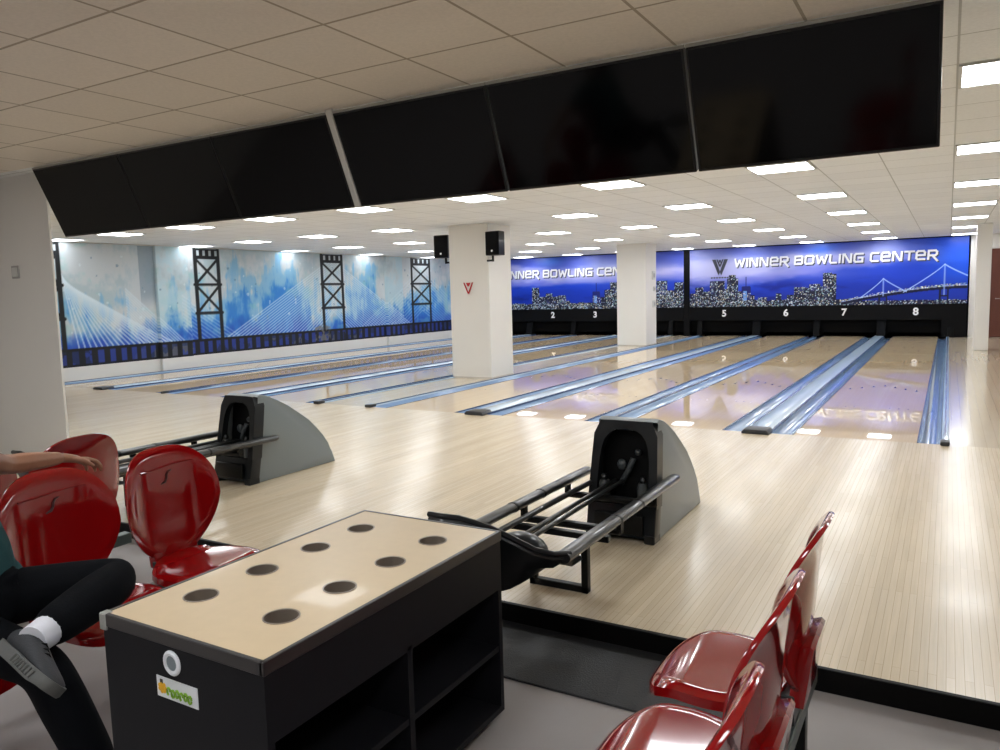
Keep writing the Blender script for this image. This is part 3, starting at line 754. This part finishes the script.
    for yy in (-3.88, -4.42):
        B(MB().box(-.285, .275, yy-.025, yy+.025, .265, .297, .008, 1).box(-.285, -.262, yy-.02, yy+.02, .28, .35).box(.25, .275, yy-.02, yy+.02, .28, .35), 'cross_bar', M['steel'])
    B(MB().box(-.16, -.125, -4.59, -4.55, 0, .29, .004, 1).box(.125, .16, -4.59, -4.55, 0, .29, .004, 1).box(-.16, .16, -4.59, -4.55, 0.001, .035, .004, 1).box(-.27, .27, -4.59, -4.55, .27, .30, .004, 1), 'support_leg', M['steel'])
    # bowl shaped tray with a raised lip
    lip = [(-.315, -5.05, .40), (-.315, -5.18, .485), (-.285, -5.25, .52), (-.20, -5.28, .53), (-.10, -5.30, .54), (-.02, -5.30, .53), (.05, -5.285, .51), (.11, -5.27, .485), (.16, -5.245, .455), (.21, -5.22, .425), (.27, -5.17, .40), (.305, -5.09, .385)]
    n = len(lip); rows = []
    bz_ = lambda x_: .222+.12*max(0, min(1, (x_-.06)/.24))**1.3
    def rowf(fz, dy, sx): return [(p[0]*sx, p[1]+dy, fz(p[2])) for p in lip]
    rows.append([(p[0]*.80, -4.83, .265) for p in lip])                                   # inside, rear
    rows.append([(p[0]*.86, -4.98, .285+.3*max(0, p[2]-.45)) for p in lip])
    rows.append([(p[0]*.93, p[1]+.075, .33+.45*max(0, p[2]-.38)) for p in lip])
    rows.append([(p[0]*.97, p[1]+.03, p[2]-.015) for p in lip])
    rows.append(lip)
    rows.append([(p[0]*1.01, p[1]-.012, p[2]-.02) for p in lip])
    rows.append([(p[0]*.97, p[1]+.01, max(.30+.35*(p[2]-.30), bz_(p[0])+.015)) for p in lip])
    rows.append([(p[0]*.80, p[1]+.055, bz_(p[0])) for p in lip])
    rows.append([(p[0]*.74, -4.95, bz_(p[0])-.01) for p in lip])
    rows.append([(p[0]*.78, -4.83, max(.25, bz_(p[0])-.06)) for p in lip])
    mb = MB(); mb.grid(rows)
    for s in (0, -1):
        mb.face([mb.bm.verts.new(r[s]) for r in rows])
    tr = B(mb, 'ball_tray', M['tray'])
    B(MB().tube(lip, .013, 10), 'tray_lip', M['blackp'], tr)
    B(MB().ball((.06, -5.07, .35), (.13, .10, .085), 20), 'ball_stop', M['bezel'], tr)
    return t
ball_return(X['c78'], 'black and grey ball return with rails beside the cup table, in the centre')
ball_return(X['c56'], 'grey hooded ball return farther left, behind the red chairs')

# ------------------------------------------------------------------ cup table
ct = thing('drink_table', 'low black cabinet with beige top, eight cup holes and open shelves', 'table', (-.905, -6.14, FZ))
x0, x1, y0, y1 = -.33, .292, -.555, .545; zt = .71
def rect_pt(a, hx, hy):
    c_, s_ = math.cos(a), math.sin(a); f = 1/max(abs(c_)/hx, abs(s_)/hy); return c_*f, s_*f
tm = MB(); top_z = zt; NA = 48
holes = []
gx = [x0+.008, (x0+x1)/2-.006, x1-.008]; gy = [y0+.008, -.235, .0, .235, y1-.008]
for i in range(2):
    for j in range(4):
        cx_, cy_ = (-.185, .136)[i], (-.347, -.118, .118, .352)[j]
        holes.append((cx_, cy_))
        L_, R__, B_, T_ = gx[i]-cx_, gx[i+1]-cx_, gy[j]-cy_, gy[j+1]-cy_
        def rp(a):
            c_, s_ = math.cos(a), math.sin(a)
            fx = (R__ if c_ > 0 else L_)/c_ if abs(c_) > 1e-9 else 1e9
            fy_ = (T_ if s_ > 0 else B_)/s_ if abs(s_) > 1e-9 else 1e9
            f_ = min(fx, fy_); return c_*f_, s_*f_
        ang = [2*PI*k/NA for k in range(NA)] + [math.atan2(q_, p_) % (2*PI) for p_ in (L_, R__) for q_ in (B_, T_)]
        ang = sorted(set(round(a, 6) for a in ang)); m_ = len(ang)
        A = [tm.bm.verts.new((cx_+rp(a)[0], cy_+rp(a)[1], top_z)) for a in ang]
        H = [tm.bm.verts.new((cx_+.046*math.cos(a), cy_+.046*math.sin(a), top_z)) for a in ang]
        H2 = [tm.bm.verts.new((cx_+.046*math.cos(a), cy_+.046*math.sin(a), top_z-.02)) for a in ang]
        for k in range(m_):
            tm.face((A[k], A[(k+1) % m_], H[(k+1) % m_], H[k])); tm.face((H[k], H[(k+1) % m_], H2[(k+1) % m_], H2[k]))
tm.build('table_top', M['laminate'], ct, 20)
e = MB()
for a in ((x0-.004, x0+.010, y0-.004, y1+.004), (x1-.010, x1+.004, y0-.004, y1+.004), (x0, x1, y0-.004, y0+.010), (x0, x1, y1-.010, y1+.004)):
    e.box(*a, zt-.034, zt+.0015, .002, 1)
e.build('edge_trim', M['edging'], ct)
for cx_, cy_ in holes:
    MB().lathe([(.046, zt+.002), (.050, zt+.002), (.050, zt+.0005), (.0455, zt), (.0445, zt-.085), (0, zt-.085)], (cx_, cy_, 0), 32).build('cup_holder', M['cup'], ct, 40)
bd = MB()
bd.box(x0, x0+.02, y0+.022, y1-.022, .04, zt-.034)               # far long side
bd.build('long_panel', M['cabinet'], ct)
MB().box(x0, x1, y0, y0+.022, .0, zt-.034).build('end_panel', M['cabinet'], ct)
MB().box(x0, x1, y1-.022, y1, .04, zt-.034).build('end_panel', M['cabinet'], ct)
MB().box(x1-.02, x1, y0+.022, y1-.022, .515, zt-.034).build('apron', M['cabinet'], ct)
MB().box(x0+.02, x1, -.012, .012, .06, .515).build('divider', M['cabinet'], ct)
for a, b_ in ((y0+.022, -.012), (.012, y1-.022)): MB().box(x0+.02, x1-.004, a, b_, .27, .29).build('shelf', M['cabinet'], ct)
MB().box(x0+.02, x1, y0+.022, y1-.022, .04, .062).build('bottom_board', M['cabinet'], ct)
MB().box(x0+.02, x1, y0+.022, y1-.022, .50, .515).build('upper_board', M['cabinet'], ct)
MB().box(x0+.05, x1-.04, y0+.03, y1-.04, .0, .04).build('plinth', M['black_edge'], ct)
MB().box(x0-.007, x0+.02, y0-.007, y0+.02, zt-.045, zt+.003, .003, 1).build('corner_piece', M['alu'], ct)
Rx = Matrix.Rotation(PI/2, 4, 'X')
vn = MB().lathe([(.020, 0), (.020, .004), (.028, .006), (.034, .002), (.034, 0)], (0, 0, 0), 28, Matrix.Translation((-.043, y0, .632)) @ Rx).build('round_badge', M['label_w'], ct)
MB().lathe([(0, .002), (.021, .002), (.021, 0)], (0, 0, 0), 20, Matrix.Translation((-.043, y0, .632)) @ Rx).build('badge_mesh', M['vent_g'], vn)
stk = MB().box(-.110, .050, y0-.0015, y0, .530, .586).build('sticker', M['label_w'], ct)
random.seed(3)
sg = MB()
for k in range(6):                                      # rounded green lettering, partly illegible in the photo
    gx = -.062+k*.0165; zc_ = .552-(k % 2)*.003
    sg.tube([(gx+.006*math.cos(a), y0-.003, zc_+.010*math.sin(a)) for a in [2*PI*q/9*(.95 if k % 3 else .72) for q in range(10)]], .0028, 6)
sg.build('sticker_print', M['label_g'], stk)
sy = MB()
for k in range(7):
    a = 2*PI*k/7; sy.ball((-.088+.012*math.cos(a), y0-.002, .556+.011*math.sin(a)), (.007, .0015, .006), 8)
sy.ball((-.088, y0-.002, .556), (.011, .0018, .010), 10); sy.build('sticker_burst', M['label_y'], stk)
MB().box(-.095, -.085, y0-.003, y0-.0015, .568, .579).box(-.02, .028, y0-.0025, y0-.0015, .553, .556).build('sticker_dots', M['label_d'], stk)

mt = MB().box(-2.0, .22, -5.335, -4.866, FZ+.0005, FZ+.010, .003, 1).build('floor_mat', M['mat'])
tag(mt, 'black ribbed rubber mat on the grey floor along the step', 'mat')

# ------------------------------------------------------------------ red moulded chairs
def chair_proto():
    """origin on the floor under the lower edge of the back, facing +x"""
    t = thing('moulded_chair', 'x', 'chair')
    # seat shell: polar grid
    NR, NAa = 12, 56
    def seat_outline(a):
        c_, s_ = math.cos(a), math.sin(a); e = 2/2.9
        u = (abs(c_)**e)*(1 if c_ > 0 else -1); v = (abs(s_)**e)*(1 if s_ > 0 else -1)
        w = .232*(1-.16*max(0, -u)**1.5) * (1 - .06*max(0, u))
        return .195+u*.205, v*w
    def seat_pt(r, a):
        px, py = seat_outline(a); px = .195+(px-.195)*r; py *= r
        z = .405+.0*px
        z += .012*(abs(py)/.23)**2                                 # dished
        z -= .004*math.exp(-((px-.16)/.12)**2)
        if px < .06: z += 1.6*(.06-px)**1.6
        if px > .27: z -= 1.1*(px-.27)**1.5*1.0
        if r > .86: z -= .16*(r-.86)**1.25*(1.0 if px > .02 else .35)
        return px, py, z
    rows = [[seat_pt(max(1e-3, k/NR)**.8, 2*PI*q/NAa) for q in range(NAa)] for k in range(NR+1)]
    last = rows[-1]; cx0 = .195
    rows.append([(cx0+(p[0]-cx0)*1.005, p[1]*1.005, p[2]-.028) for p in last])
    rows.append([(cx0+(p[0]-cx0)*.97, p[1]*.97, p[2]-.033) for p in last])
    rows.append([(cx0+(p[0]-cx0)*.55, p[1]*.55, .372) for p in last])
    mb = MB(); V = mb.grid(rows, True); mb.face(V[0][::-1]); mb.face(V[-1])
    mb.build('seat', M['red'], t, 50)
    # backrest: egg shaped, wider above, flattened slanting top
    def back_outline(a):
        c_, s_ = math.cos(a), math.sin(a); e = 2/2.8
        v = (abs(s_)**e)*(1 if s_ > 0 else -1); u = (abs(c_)**e)*(1 if c_ > 0 else -1)
        hgt = .255*v
        w = .240*(1-.32*max(0, -v)**1.3-.08*max(0, v)**2)
        return u*w, .645+hgt
    def bx_(z): return -.02-.10*(z-.40)-.06*max(0, (z-.62))**1.5
    def back_pt(r, a, off=0):
        py, pz = back_outline(a); py *= r; pz = .645+(pz-.645)*r
        px = bx_(pz)+.075*(abs(py)/.24)**3-.008*math.exp(-(((pz-.60)/.13)**2))
        if r > .88: px -= .22*(r-.88)**1.2
        return px+off, py, pz
    rows = [[back_pt(max(1e-3, k/NR)**.8, 2*PI*q/NAa) for q in range(NAa)] for k in range(NR+1)]
    def sc_(row, s, dx): return [(p[0]+dx, p[1]*s, .645+(p[2]-.645)*s) for p in row]
    rows.append(sc_(rows[NR], 1.003, -.008)); rows.append(sc_(rows[NR], .99, -.015))
    rows += [[(lambda q_: (q_[0]-.014, q_[1], q_[2]))(back_pt(k/NR, 2*PI*q/NAa)) for q in range(NAa)] for k in (10, 7, 4, 1)]
    mb = MB(); V = mb.grid(rows, True); mb.face(V[0][::-1]); mb.face(V[-1])
    bk = mb.build('backrest', M['red'], t, 50)
    # raised crease line and dark S mark on the face
    cr = MB(); pts = []
    for k in range(13):
        yy = -.135+.27*k/12; zz = .815-.010*math.cos(k/12*PI)-.006*k/12
        pts.append((bx_(zz)+.075*(abs(yy)/.24)**3+.002, yy, zz))
    cr.tube(pts, .0035, 6).build('crease', M['red'], bk)
    sp = [(.735, -.030), (.742, -.010), (.757, .000), (.772, .002), (.785, .012), (.790, .030)]
    MB().tube([(bx_(z)+.075*(abs(y)/.24)**3+.0015-.008*math.exp(-(((z-.60)/.13)**2)), y, z) for z, y in sp], [.002, .006, .006, .006, .005, .002], 6).build('s_mark', M['redd'], bk)
    # rear cover over the bracket
    MB().prism([(-.012, .37), (-.060, .37), (-.085, .55), (-.075, .56), (-.045, .55)], 'x' if False else 'y', -.115, .115, .008).build('rear_cover', M['red'], bk)
    MB().box(-.035, .015, -.12, .12, .315, .405, .004, 1).box(-.03, .16, -.10, -.06, .335, .372).box(-.03, .16, .06, .10, .335, .372).build('bracket', M['blackp'], t)
    return t
proto = chair_proto()
def place(chair, x, y, rz, label, group):
    chair.location = (x, y, FZ); chair.rotation_euler = (0, 0, rz); tag(chair, label, 'chair', group)
g1 = 'red chairs in the left row facing the cup table'; g2 = 'red chairs in the right row'; g3 = 'red chairs in the row behind, facing away'
specs = [(-2.25, -5.70, 0, 'red moulded chair nearest the step in the left row, with empty seat showing', g1),
         (-2.25, -6.215, 0, 'red moulded chair whose back carries the person\'s hand', g1),
         (-2.25, -6.73, 0, 'red moulded chair the person sits on at the left edge', g1),
         (-3.10, -5.66, 0+PI, 'dark red chair back behind the left row, facing away', g3),
         (-3.10, -6.18, 0+PI, 'dark red chair back facing away, beyond the forearm at the left edge', g3),
         (.37, -5.60, PI, 'red moulded chair farthest from the viewer in the right row', g2),
         (.37, -6.125, PI, 'red moulded chair in the middle of the right row', g2),
         (.38, -6.64, PI, 'red moulded chair nearest the viewer in the right row', g2)]
for i, s in enumerate(specs): place(proto if i == 0 else copy_tree(proto), *s)
def seat_beam(x, ya, yb, label, rz=0):
    t = thing('seat_beam', label, 'bench frame', (x, 0, FZ))
    MB().box(-.03, .03, ya, yb, .255, .312, .004, 1).build('beam', M['tealmetal'], t)
    for yy in (ya+.18, yb-.18):
        MB().box(-.025, .025, yy-.025, yy+.025, .012, .255, .003, 1).box(-.20, .20, yy-.03, yy+.03, 0, .014, .004, 1).build('leg', M['steel'], t)
seat_beam(-2.26, -6.95, -5.40, 'dark steel beam carrying the left row of red chairs')
seat_beam(-3.09, -6.45, -5.40, 'dark steel beam carrying the red chairs that face away')
seat_beam(.38, -6.83, -5.30, 'grey green steel beam carrying the right row of red chairs')

# ------------------------------------------------------------------ seated person
def skin_obj(verts, edges, root, sub=1, extra=None, vox=None):
    me = bpy.data.meshes.new('t'); names = list(verts)
    me.from_pydata([verts[k][0] for k in names], [(names.index(a), names.index(b_)) for a, b_ in edges], [])
    o = bpy.data.objects.new('t', me); col.objects.link(o)
    md = o.modifiers.new('s', 'SKIN'); md.use_smooth_shade = True
    for i, k in enumerate(names):
        r = verts[k][1]; sv = me.skin_vertices[0].data[i]; sv.radius = (r, r) if not isinstance(r, tuple) else r
        sv.use_root = (k == root)
    ss = o.modifiers.new('u', 'SUBSURF'); ss.levels = sub; ss.render_levels = sub
    dg = bpy.context.evaluated_depsgraph_get(); out = bpy.data.meshes.new_from_object(o.evaluated_get(dg))
    bpy.data.objects.remove(o)
    return out
def join_meshes(ms):
    bm = bmesh.new()
    for m_ in ms: bm.from_mesh(m_)
    me = bpy.data.meshes.new('j'); bm.to_mesh(me); bm.free(); return me
def remesh(me, vox, smooth=3):
    o = bpy.data.objects.new('t', me); col.objects.link(o)
    md = o.modifiers.new('r', 'REMESH'); md.mode = 'VOXEL'; md.voxel_size = vox; md.use_smooth_shade = True
    s = o.modifiers.new('q', 'SMOOTH'); s.factor = .5; s.iterations = smooth
    dg = bpy.context.evaluated_depsgraph_get(); out = bpy.data.meshes.new_from_object(o.evaluated_get(dg))
    bpy.data.objects.remove(o); return out
PR = (-2.20, -6.69, 0)
pe = thing('person', 'seated person in dark clothes, ankle on knee, arm along a chair back', 'person', (PR[0], PR[1], FZ))
def R_(p): return (p[0]-PR[0], p[1]-PR[1], p[2]-FZ)
J = dict(pel=(-2.06, -6.69, .492), hipL=(-2.04, -6.60, .470), hipR=(-2.04, -6.78, .470), sp1=(-2.06, -6.705, .635), sp2=(-2.09, -6.74, .78), chest=(-2.11, -6.755, .90),
         neck=(-2.12, -6.76, 1.03), head=(-2.09, -6.76, 1.12), shL=(-2.16, -6.60, .96), shR=(-2.12, -6.93, .95), elL=(-2.41, -6.33, .85), wrL=(-2.45, -6.075, .825),
         elR=(-2.24, -7.04, .70), wrR=(-2.15, -7.02, .47), knL=(-1.765, -6.285, .495), anL=(-1.60, -6.68, .468), knR=(-1.66, -6.64, .345), anR=(-1.50, -6.58, -.01))
def mid(a, b_, t): return tuple(a[i]+(b_[i]-a[i])*t for i in range(3))
bv = {k: None for k in J}
rad = dict(pel=.12, hipL=.09, hipR=.09, sp1=.105, sp2=.105, chest=.10, neck=.052, head=.06, shL=.062, shR=.062, elL=.043, wrL=.028, elR=.043, wrR=.028, knL=.055, anL=.036, knR=.055, anR=.036)
V = {k: (R_(J[k]), rad[k]) for k in J}
V['faL'] = (R_(mid(J['elL'], J['wrL'], .35)), .045); V['faR'] = (R_(mid(J['elR'], J['wrR'], .35)), .042)
V['thL'] = (R_(mid(J['hipL'], J['knL'], .45)), .078); V['thR'] = (R_(mid(J['hipR'], J['knR'], .45)), .078)
V['caL'] = (R_(mid(J['knL'], J['anL'], .35)), .055); V['caR'] = (R_(mid(J['knR'], J['anR'], .35)), .055)
E_ = [('pel','sp1'),('sp1','sp2'),('sp2','chest'),('chest','neck'),('neck','head'),('chest','shL'),('shL','elL'),('elL','faL'),('faL','wrL'),('chest','shR'),('shR','elR'),('elR','faR'),('faR','wrR'),
      ('pel','hipL'),('hipL','thL'),('thL','knL'),('knL','caL'),('caL','anL'),('pel','hipR'),('hipR','thR'),('thR','knR'),('knR','caR'),('caR','anR')]
parts = [skin_obj(V, E_, 'pel', 1)]
def hand(wr, dirv, down, side, curl, r=.0088, scale=1.0):
    """palm plus four fingers and a thumb; dirv along the hand, down = palm side, side = thumb side"""
    d = Vector(dirv).normalized(); dn = Vector(down); dn = (dn-d*dn.dot(d)).normalized(); sd = Vector(side); sd = (sd-d*sd.dot(d)-dn*sd.dot(dn)).normalized()
    w = Vector(wr); pal = {'w': (tuple(w-d*.02), .026), 'p1': (tuple(w+d*.035+dn*.004), (.034, .018)), 'p2': (tuple(w+d*.075+dn*.010), (.038, .015))}
    ms = [skin_obj(pal, [('w', 'p1'), ('p1', 'p2')], 'w', 1)]
    mb = MB()
    kn = w+d*.085+dn*.012
    for i in range(4):
        o_ = (1.5-i)*.0205; Ls = [(.042, .026, .020), (.046, .029, .021), (.043, .027, .020), (.034, .021, .018)][i]
        base = kn+sd*o_-d*(.006 if i in (0, 2) else (.016 if i == 3 else 0))
        pts = [base-d*.05+dn*(-.002), base]; a = 0
        for k, L in enumerate(Ls):
            a += curl[k]+i*.04
            pts.append(pts[-1]+(d*math.cos(a)+dn*math.sin(a))*L)
        vd = {str(q): (tuple(p), (.0085, .0105, .0092, .0086, .0072)[q]) for q, p in enumerate(pts)}
        ms.append(skin_obj(vd, [(str(q), str(q+1)) for q in range(len(pts)-1)], '0', 2))
    tb = w+d*.028+sd*.022+dn*.006
    td = (d*.75+sd*.55+dn*.35).normalized(); td2 = (d*.85+sd*.12+dn*.5).normalized()
    vd = {'0': (tuple(tb-sd*.012), .014), '1': (tuple(tb+td*.035), .0125), '2': (tuple(tb+td*.035+td2*.032), .0105), '3': (tuple(tb+td*.035+td2*.056), .008)}
    ms.append(skin_obj(vd, [('0', '1'), ('1', '2'), ('2', '3')], '0', 2))
    return ms
parts += hand(R_(J['wrL']), (.05, 1, -.16), (.22, -.1, -1), (1, .1, .1), (.25, .55, .45))
parts += hand(R_(J['wrR']), (.35, .05, -.9), (.1, 1, 0), (.9, -.1, .3), (.25, .4, .35))
hb = MB(); hc = Vector(R_(J['head']))+Vector((.02, 0, .07))
hb.ball(hc, (.098, .076, .115), 24).ball(hc+Vector((.03, 0, -.06)), (.066, .056, .065), 20)
hb.ball(hc+Vector((.10, 0, -.025)), (.022, .015, .026), 12).ball(hc+Vector((.092, 0, .0)), (.014, .011, .03), 12)
for s in (-1, 1): hb.ball(hc+Vector((-.005, s*.078, -.015)), (.022, .010, .032), 12)
hb.ball(hc+Vector((.088, 0, -.068)), (.012, .026, .008), 12).ball(hc+Vector((.078, 0, -.105)), (.02, .024, .018), 12)
parts.append(hb.mesh('h', 0))
body = remesh(join_meshes(parts), .0052, 2); link('body', body, M['skin'], pe)
ey = MB()
for s in (-1, 1): ey.ball(hc+Vector((.086, s*.031, .008)), (.011, .013, .010), 12)
eo = ey.build('eyes', M['eye'], pe)
ir = MB()
for s in (-1, 1): ir.ball(hc+Vector((.0945, s*.031, .007)), (.004, .0055, .0055), 10)
ir.build('irises', M['hair'], eo)
hm = MB(); hm.ball(hc+Vector((-.014, 0, .022)), (.100, .085, .110), 24)
hm2 = hm.mesh('hr', 0); bm = bmesh.new(); bm.from_mesh(hm2)
bmesh.ops.delete(bm, geom=[v for v in bm.verts if v.co.x > hc.x+.05 and v.co.z < hc.z+.06 or v.co.z < hc.z-.07], context='VERTS')
bm.to_mesh(hm2); bm.free()
for p_ in hm2.polygons: p_.use_smooth = True
link('hair', hm2, M['hair'], pe)
# clothes
def capsules(segs):
    mb = MB()
    for p, rp_, q, rq in segs:
        P_, Q_ = Vector(R_(p)), Vector(R_(q))
        mb.tube([P_, P_.lerp(Q_, .5), Q_], [rp_, (rp_+rq)/2, rq], 20); mb.ball(P_, rp_, 20); mb.ball(Q_, rq, 20)
    return mb.mesh('caps', 0)
def sh3(p, dx, dy, dz=0): return (p[0]+dx, p[1]+dy, p[2]+dz)
cs = []
for dy in (-.06, 0, .06):
    cs += [(sh3(J['pel'], -.005, dy*1.2, .0), .150, sh3(J['pel'], 0, dy, .05), .128), (sh3(J['pel'], 0, dy, .05), .126, sh3(J['sp1'], 0, dy), .128), (sh3(J['sp1'], 0, dy), .128, sh3(J['sp2'], 0, dy), .128), (sh3(J['sp2'], 0, dy), .128, sh3(J['chest'], 0, dy), .118)]
for q in 'LR':
    u_ = mid(J['sh'+q], J['el'+q], .42 if q == 'L' else .6)
    cs += [(J['chest'], .11, J['sh'+q], .082), (J['sh'+q], .082, u_, .066)]
cs.append((sh3(J['chest'], 0, 0, .03), .105, (-2.12, -6.757, .985), .078))
link('shirt', remesh(capsules(cs), .009, 4), M['shirt'], pe)
TV = {k: (R_(J[k]), r) for k, r in dict(pel=.135, hipL=.108, hipR=.108, knL=.078, knR=.078, anR=.068).items()}
TV['thL'] = (R_(mid(J['hipL'], J['knL'], .5)), .095); TV['thR'] = (R_(mid(J['hipR'], J['knR'], .5)), .09)
TV['caL'] = (R_(mid(J['knL'], J['anL'], .4)), .082); TV['caR'] = (R_(mid(J['knR'], J['anR'], .4)), .078)
TV['hemL'] = (R_(mid(J['knL'], J['anL'], 1.0)), .064)
tr = skin_obj(TV, [('pel','hipL'),('hipL','thL'),('thL','knL'),('knL','caL'),('caL','hemL'),('pel','hipR'),('hipR','thR'),('thR','knR'),('knR','caR'),('caR','anR')], 'pel', 2)
link('trousers', remesh(tr, .008, 3), M['trouser'], pe)
def shoe(ankle, toe, up, L=.31):
    f = Vector(toe).normalized(); u = Vector(up); u = (u-f*u.dot(f)).normalized(); s = f.cross(u).normalized()
    a = Vector(R_(ankle)); base = a-u*.092-f*.075
    def P(l, w, h): return base+f*l*L+s*w+u*h
    prof = [(.0, .026, .070), (.03, .036, .085), (.12, .040, .098), (.25, .040, .100), (.38, .041, .092), (.52, .046, .078), (.66, .051, .066), (.80, .050, .056), (.91, .042, .048), (.98, .026, .040), (1.0, .012, .034)]
    rows = []
    for l, w, h in prof:
        r = []
        for k in range(20):
            an = 2*PI*k/20; cc, ss = math.cos(an), math.sin(an)
            r.append(P(l, w*abs(cc)**.8*(1 if cc > 0 else -1), .026+(h-.026)*(.5+.5*ss) if True else 0))
        rows.append(r)
    mb = MB(); Vv = mb.grid(rows, True); mb.face(Vv[0][::-1]); mb.face(Vv[-1])
    up_ = mb.build('shoe', M['shoe'], pe, 60)
    mb = MB(); ol = [(l, w+.006) for l, w, h in prof]
    ring = [(l, w) for l, w in ol]+[(l, -w) for l, w in reversed(ol)]
    rr = [[P(l*1.03-.015, w, hh) for l, w in ring] for hh in (0.0, .012, .026, .036)]
    rr[0] = [P(l*1.0, w*.92, 0.004 if l > .85 else 0) for l, w in ring]
    Vv = mb.grid(rr, True); mb.face(Vv[0][::-1]); mb.face(Vv[-1])
    gr = mb
    for k in range(8):
        l0 = .40+k*.06
        for sd in (-1, 1):
            wv = np.interp(l0, [q[0] for q in ol], [q[1] for q in ol])
            pts = [P(l0, sd*(wv+.0015), .008), P(l0+.012, sd*(wv+.002), .030)]
            gr.tube(pts, .0045, 6)
    gr.build('sole', M['sole'], up_, 50)
    lc = MB()
    for k in range(4):
        l0 = .34+k*.075; h0 = np.interp(l0, [q[0] for q in prof], [q[2] for q in prof])
        lc.tube([P(l0, -.024, h0-.008), P(l0+.01, 0, h0+.003), P(l0, .024, h0-.008)], .003, 6)
    lc.build('laces', M['blackp'], up_)
shoe(J['anL'], (.98, -.12, -.12), (.02, .75, .62))
shoe((-1.50, -6.58, .003), (.97, -.15, 0), (0, 0, 1))
def sock(a, b_, r0, r1):
    MB().tube([R_(a), R_(mid(a, b_, .5)), R_(b_)], [r0, (r0+r1)/2, r1], 18).build('sock', M['sock'], pe, 60)
sock(mid(J['anL'], J['knL'], -.06), mid(J['anL'], J['knL'], .10), .046, .050)
sock((-1.50, -6.58, -.02), (-1.525, -6.588, .07), .044, .048)

# ------------------------------------------------------------------ world, camera, view
w = bpy.data.worlds.new('World'); sc.world = w; w.use_nodes = True
w.node_tree.nodes['Background'].inputs['Color'].default_value = (.9, .92, 1, 1); w.node_tree.nodes['Background'].inputs['Strength'].default_value = .05
cam = bpy.data.cameras.new('Camera'); co = bpy.data.objects.new('Camera', cam); col.objects.link(co); sc.camera = co
yaw, pitch, roll, f = .5298163, -.10598004, -.02641399, 766.05
cyw, syw = math.cos(yaw), math.sin(yaw)
fw = Vector((-syw*math.cos(pitch), cyw*math.cos(pitch), math.sin(pitch))); rt = Vector((cyw, syw, 0)); up = rt.cross(fw)
r2 = rt*math.cos(roll)+up*math.sin(roll); u2 = -rt*math.sin(roll)+up*math.cos(roll)
m = Matrix((r2, u2, -fw)).transposed().to_4x4(); m.translation = (.74382, -7.88141, 1.46275); co.matrix_world = m
cam.sensor_width = 36; cam.lens = f*36/1000; cam.clip_start = .05
sc.view_settings.view_transform = 'Standard'; sc.view_settings.look = 'None'; sc.view_settings.exposure = 0
sc.cycles.use_denoising = True; sc.cycles.max_bounces = 8
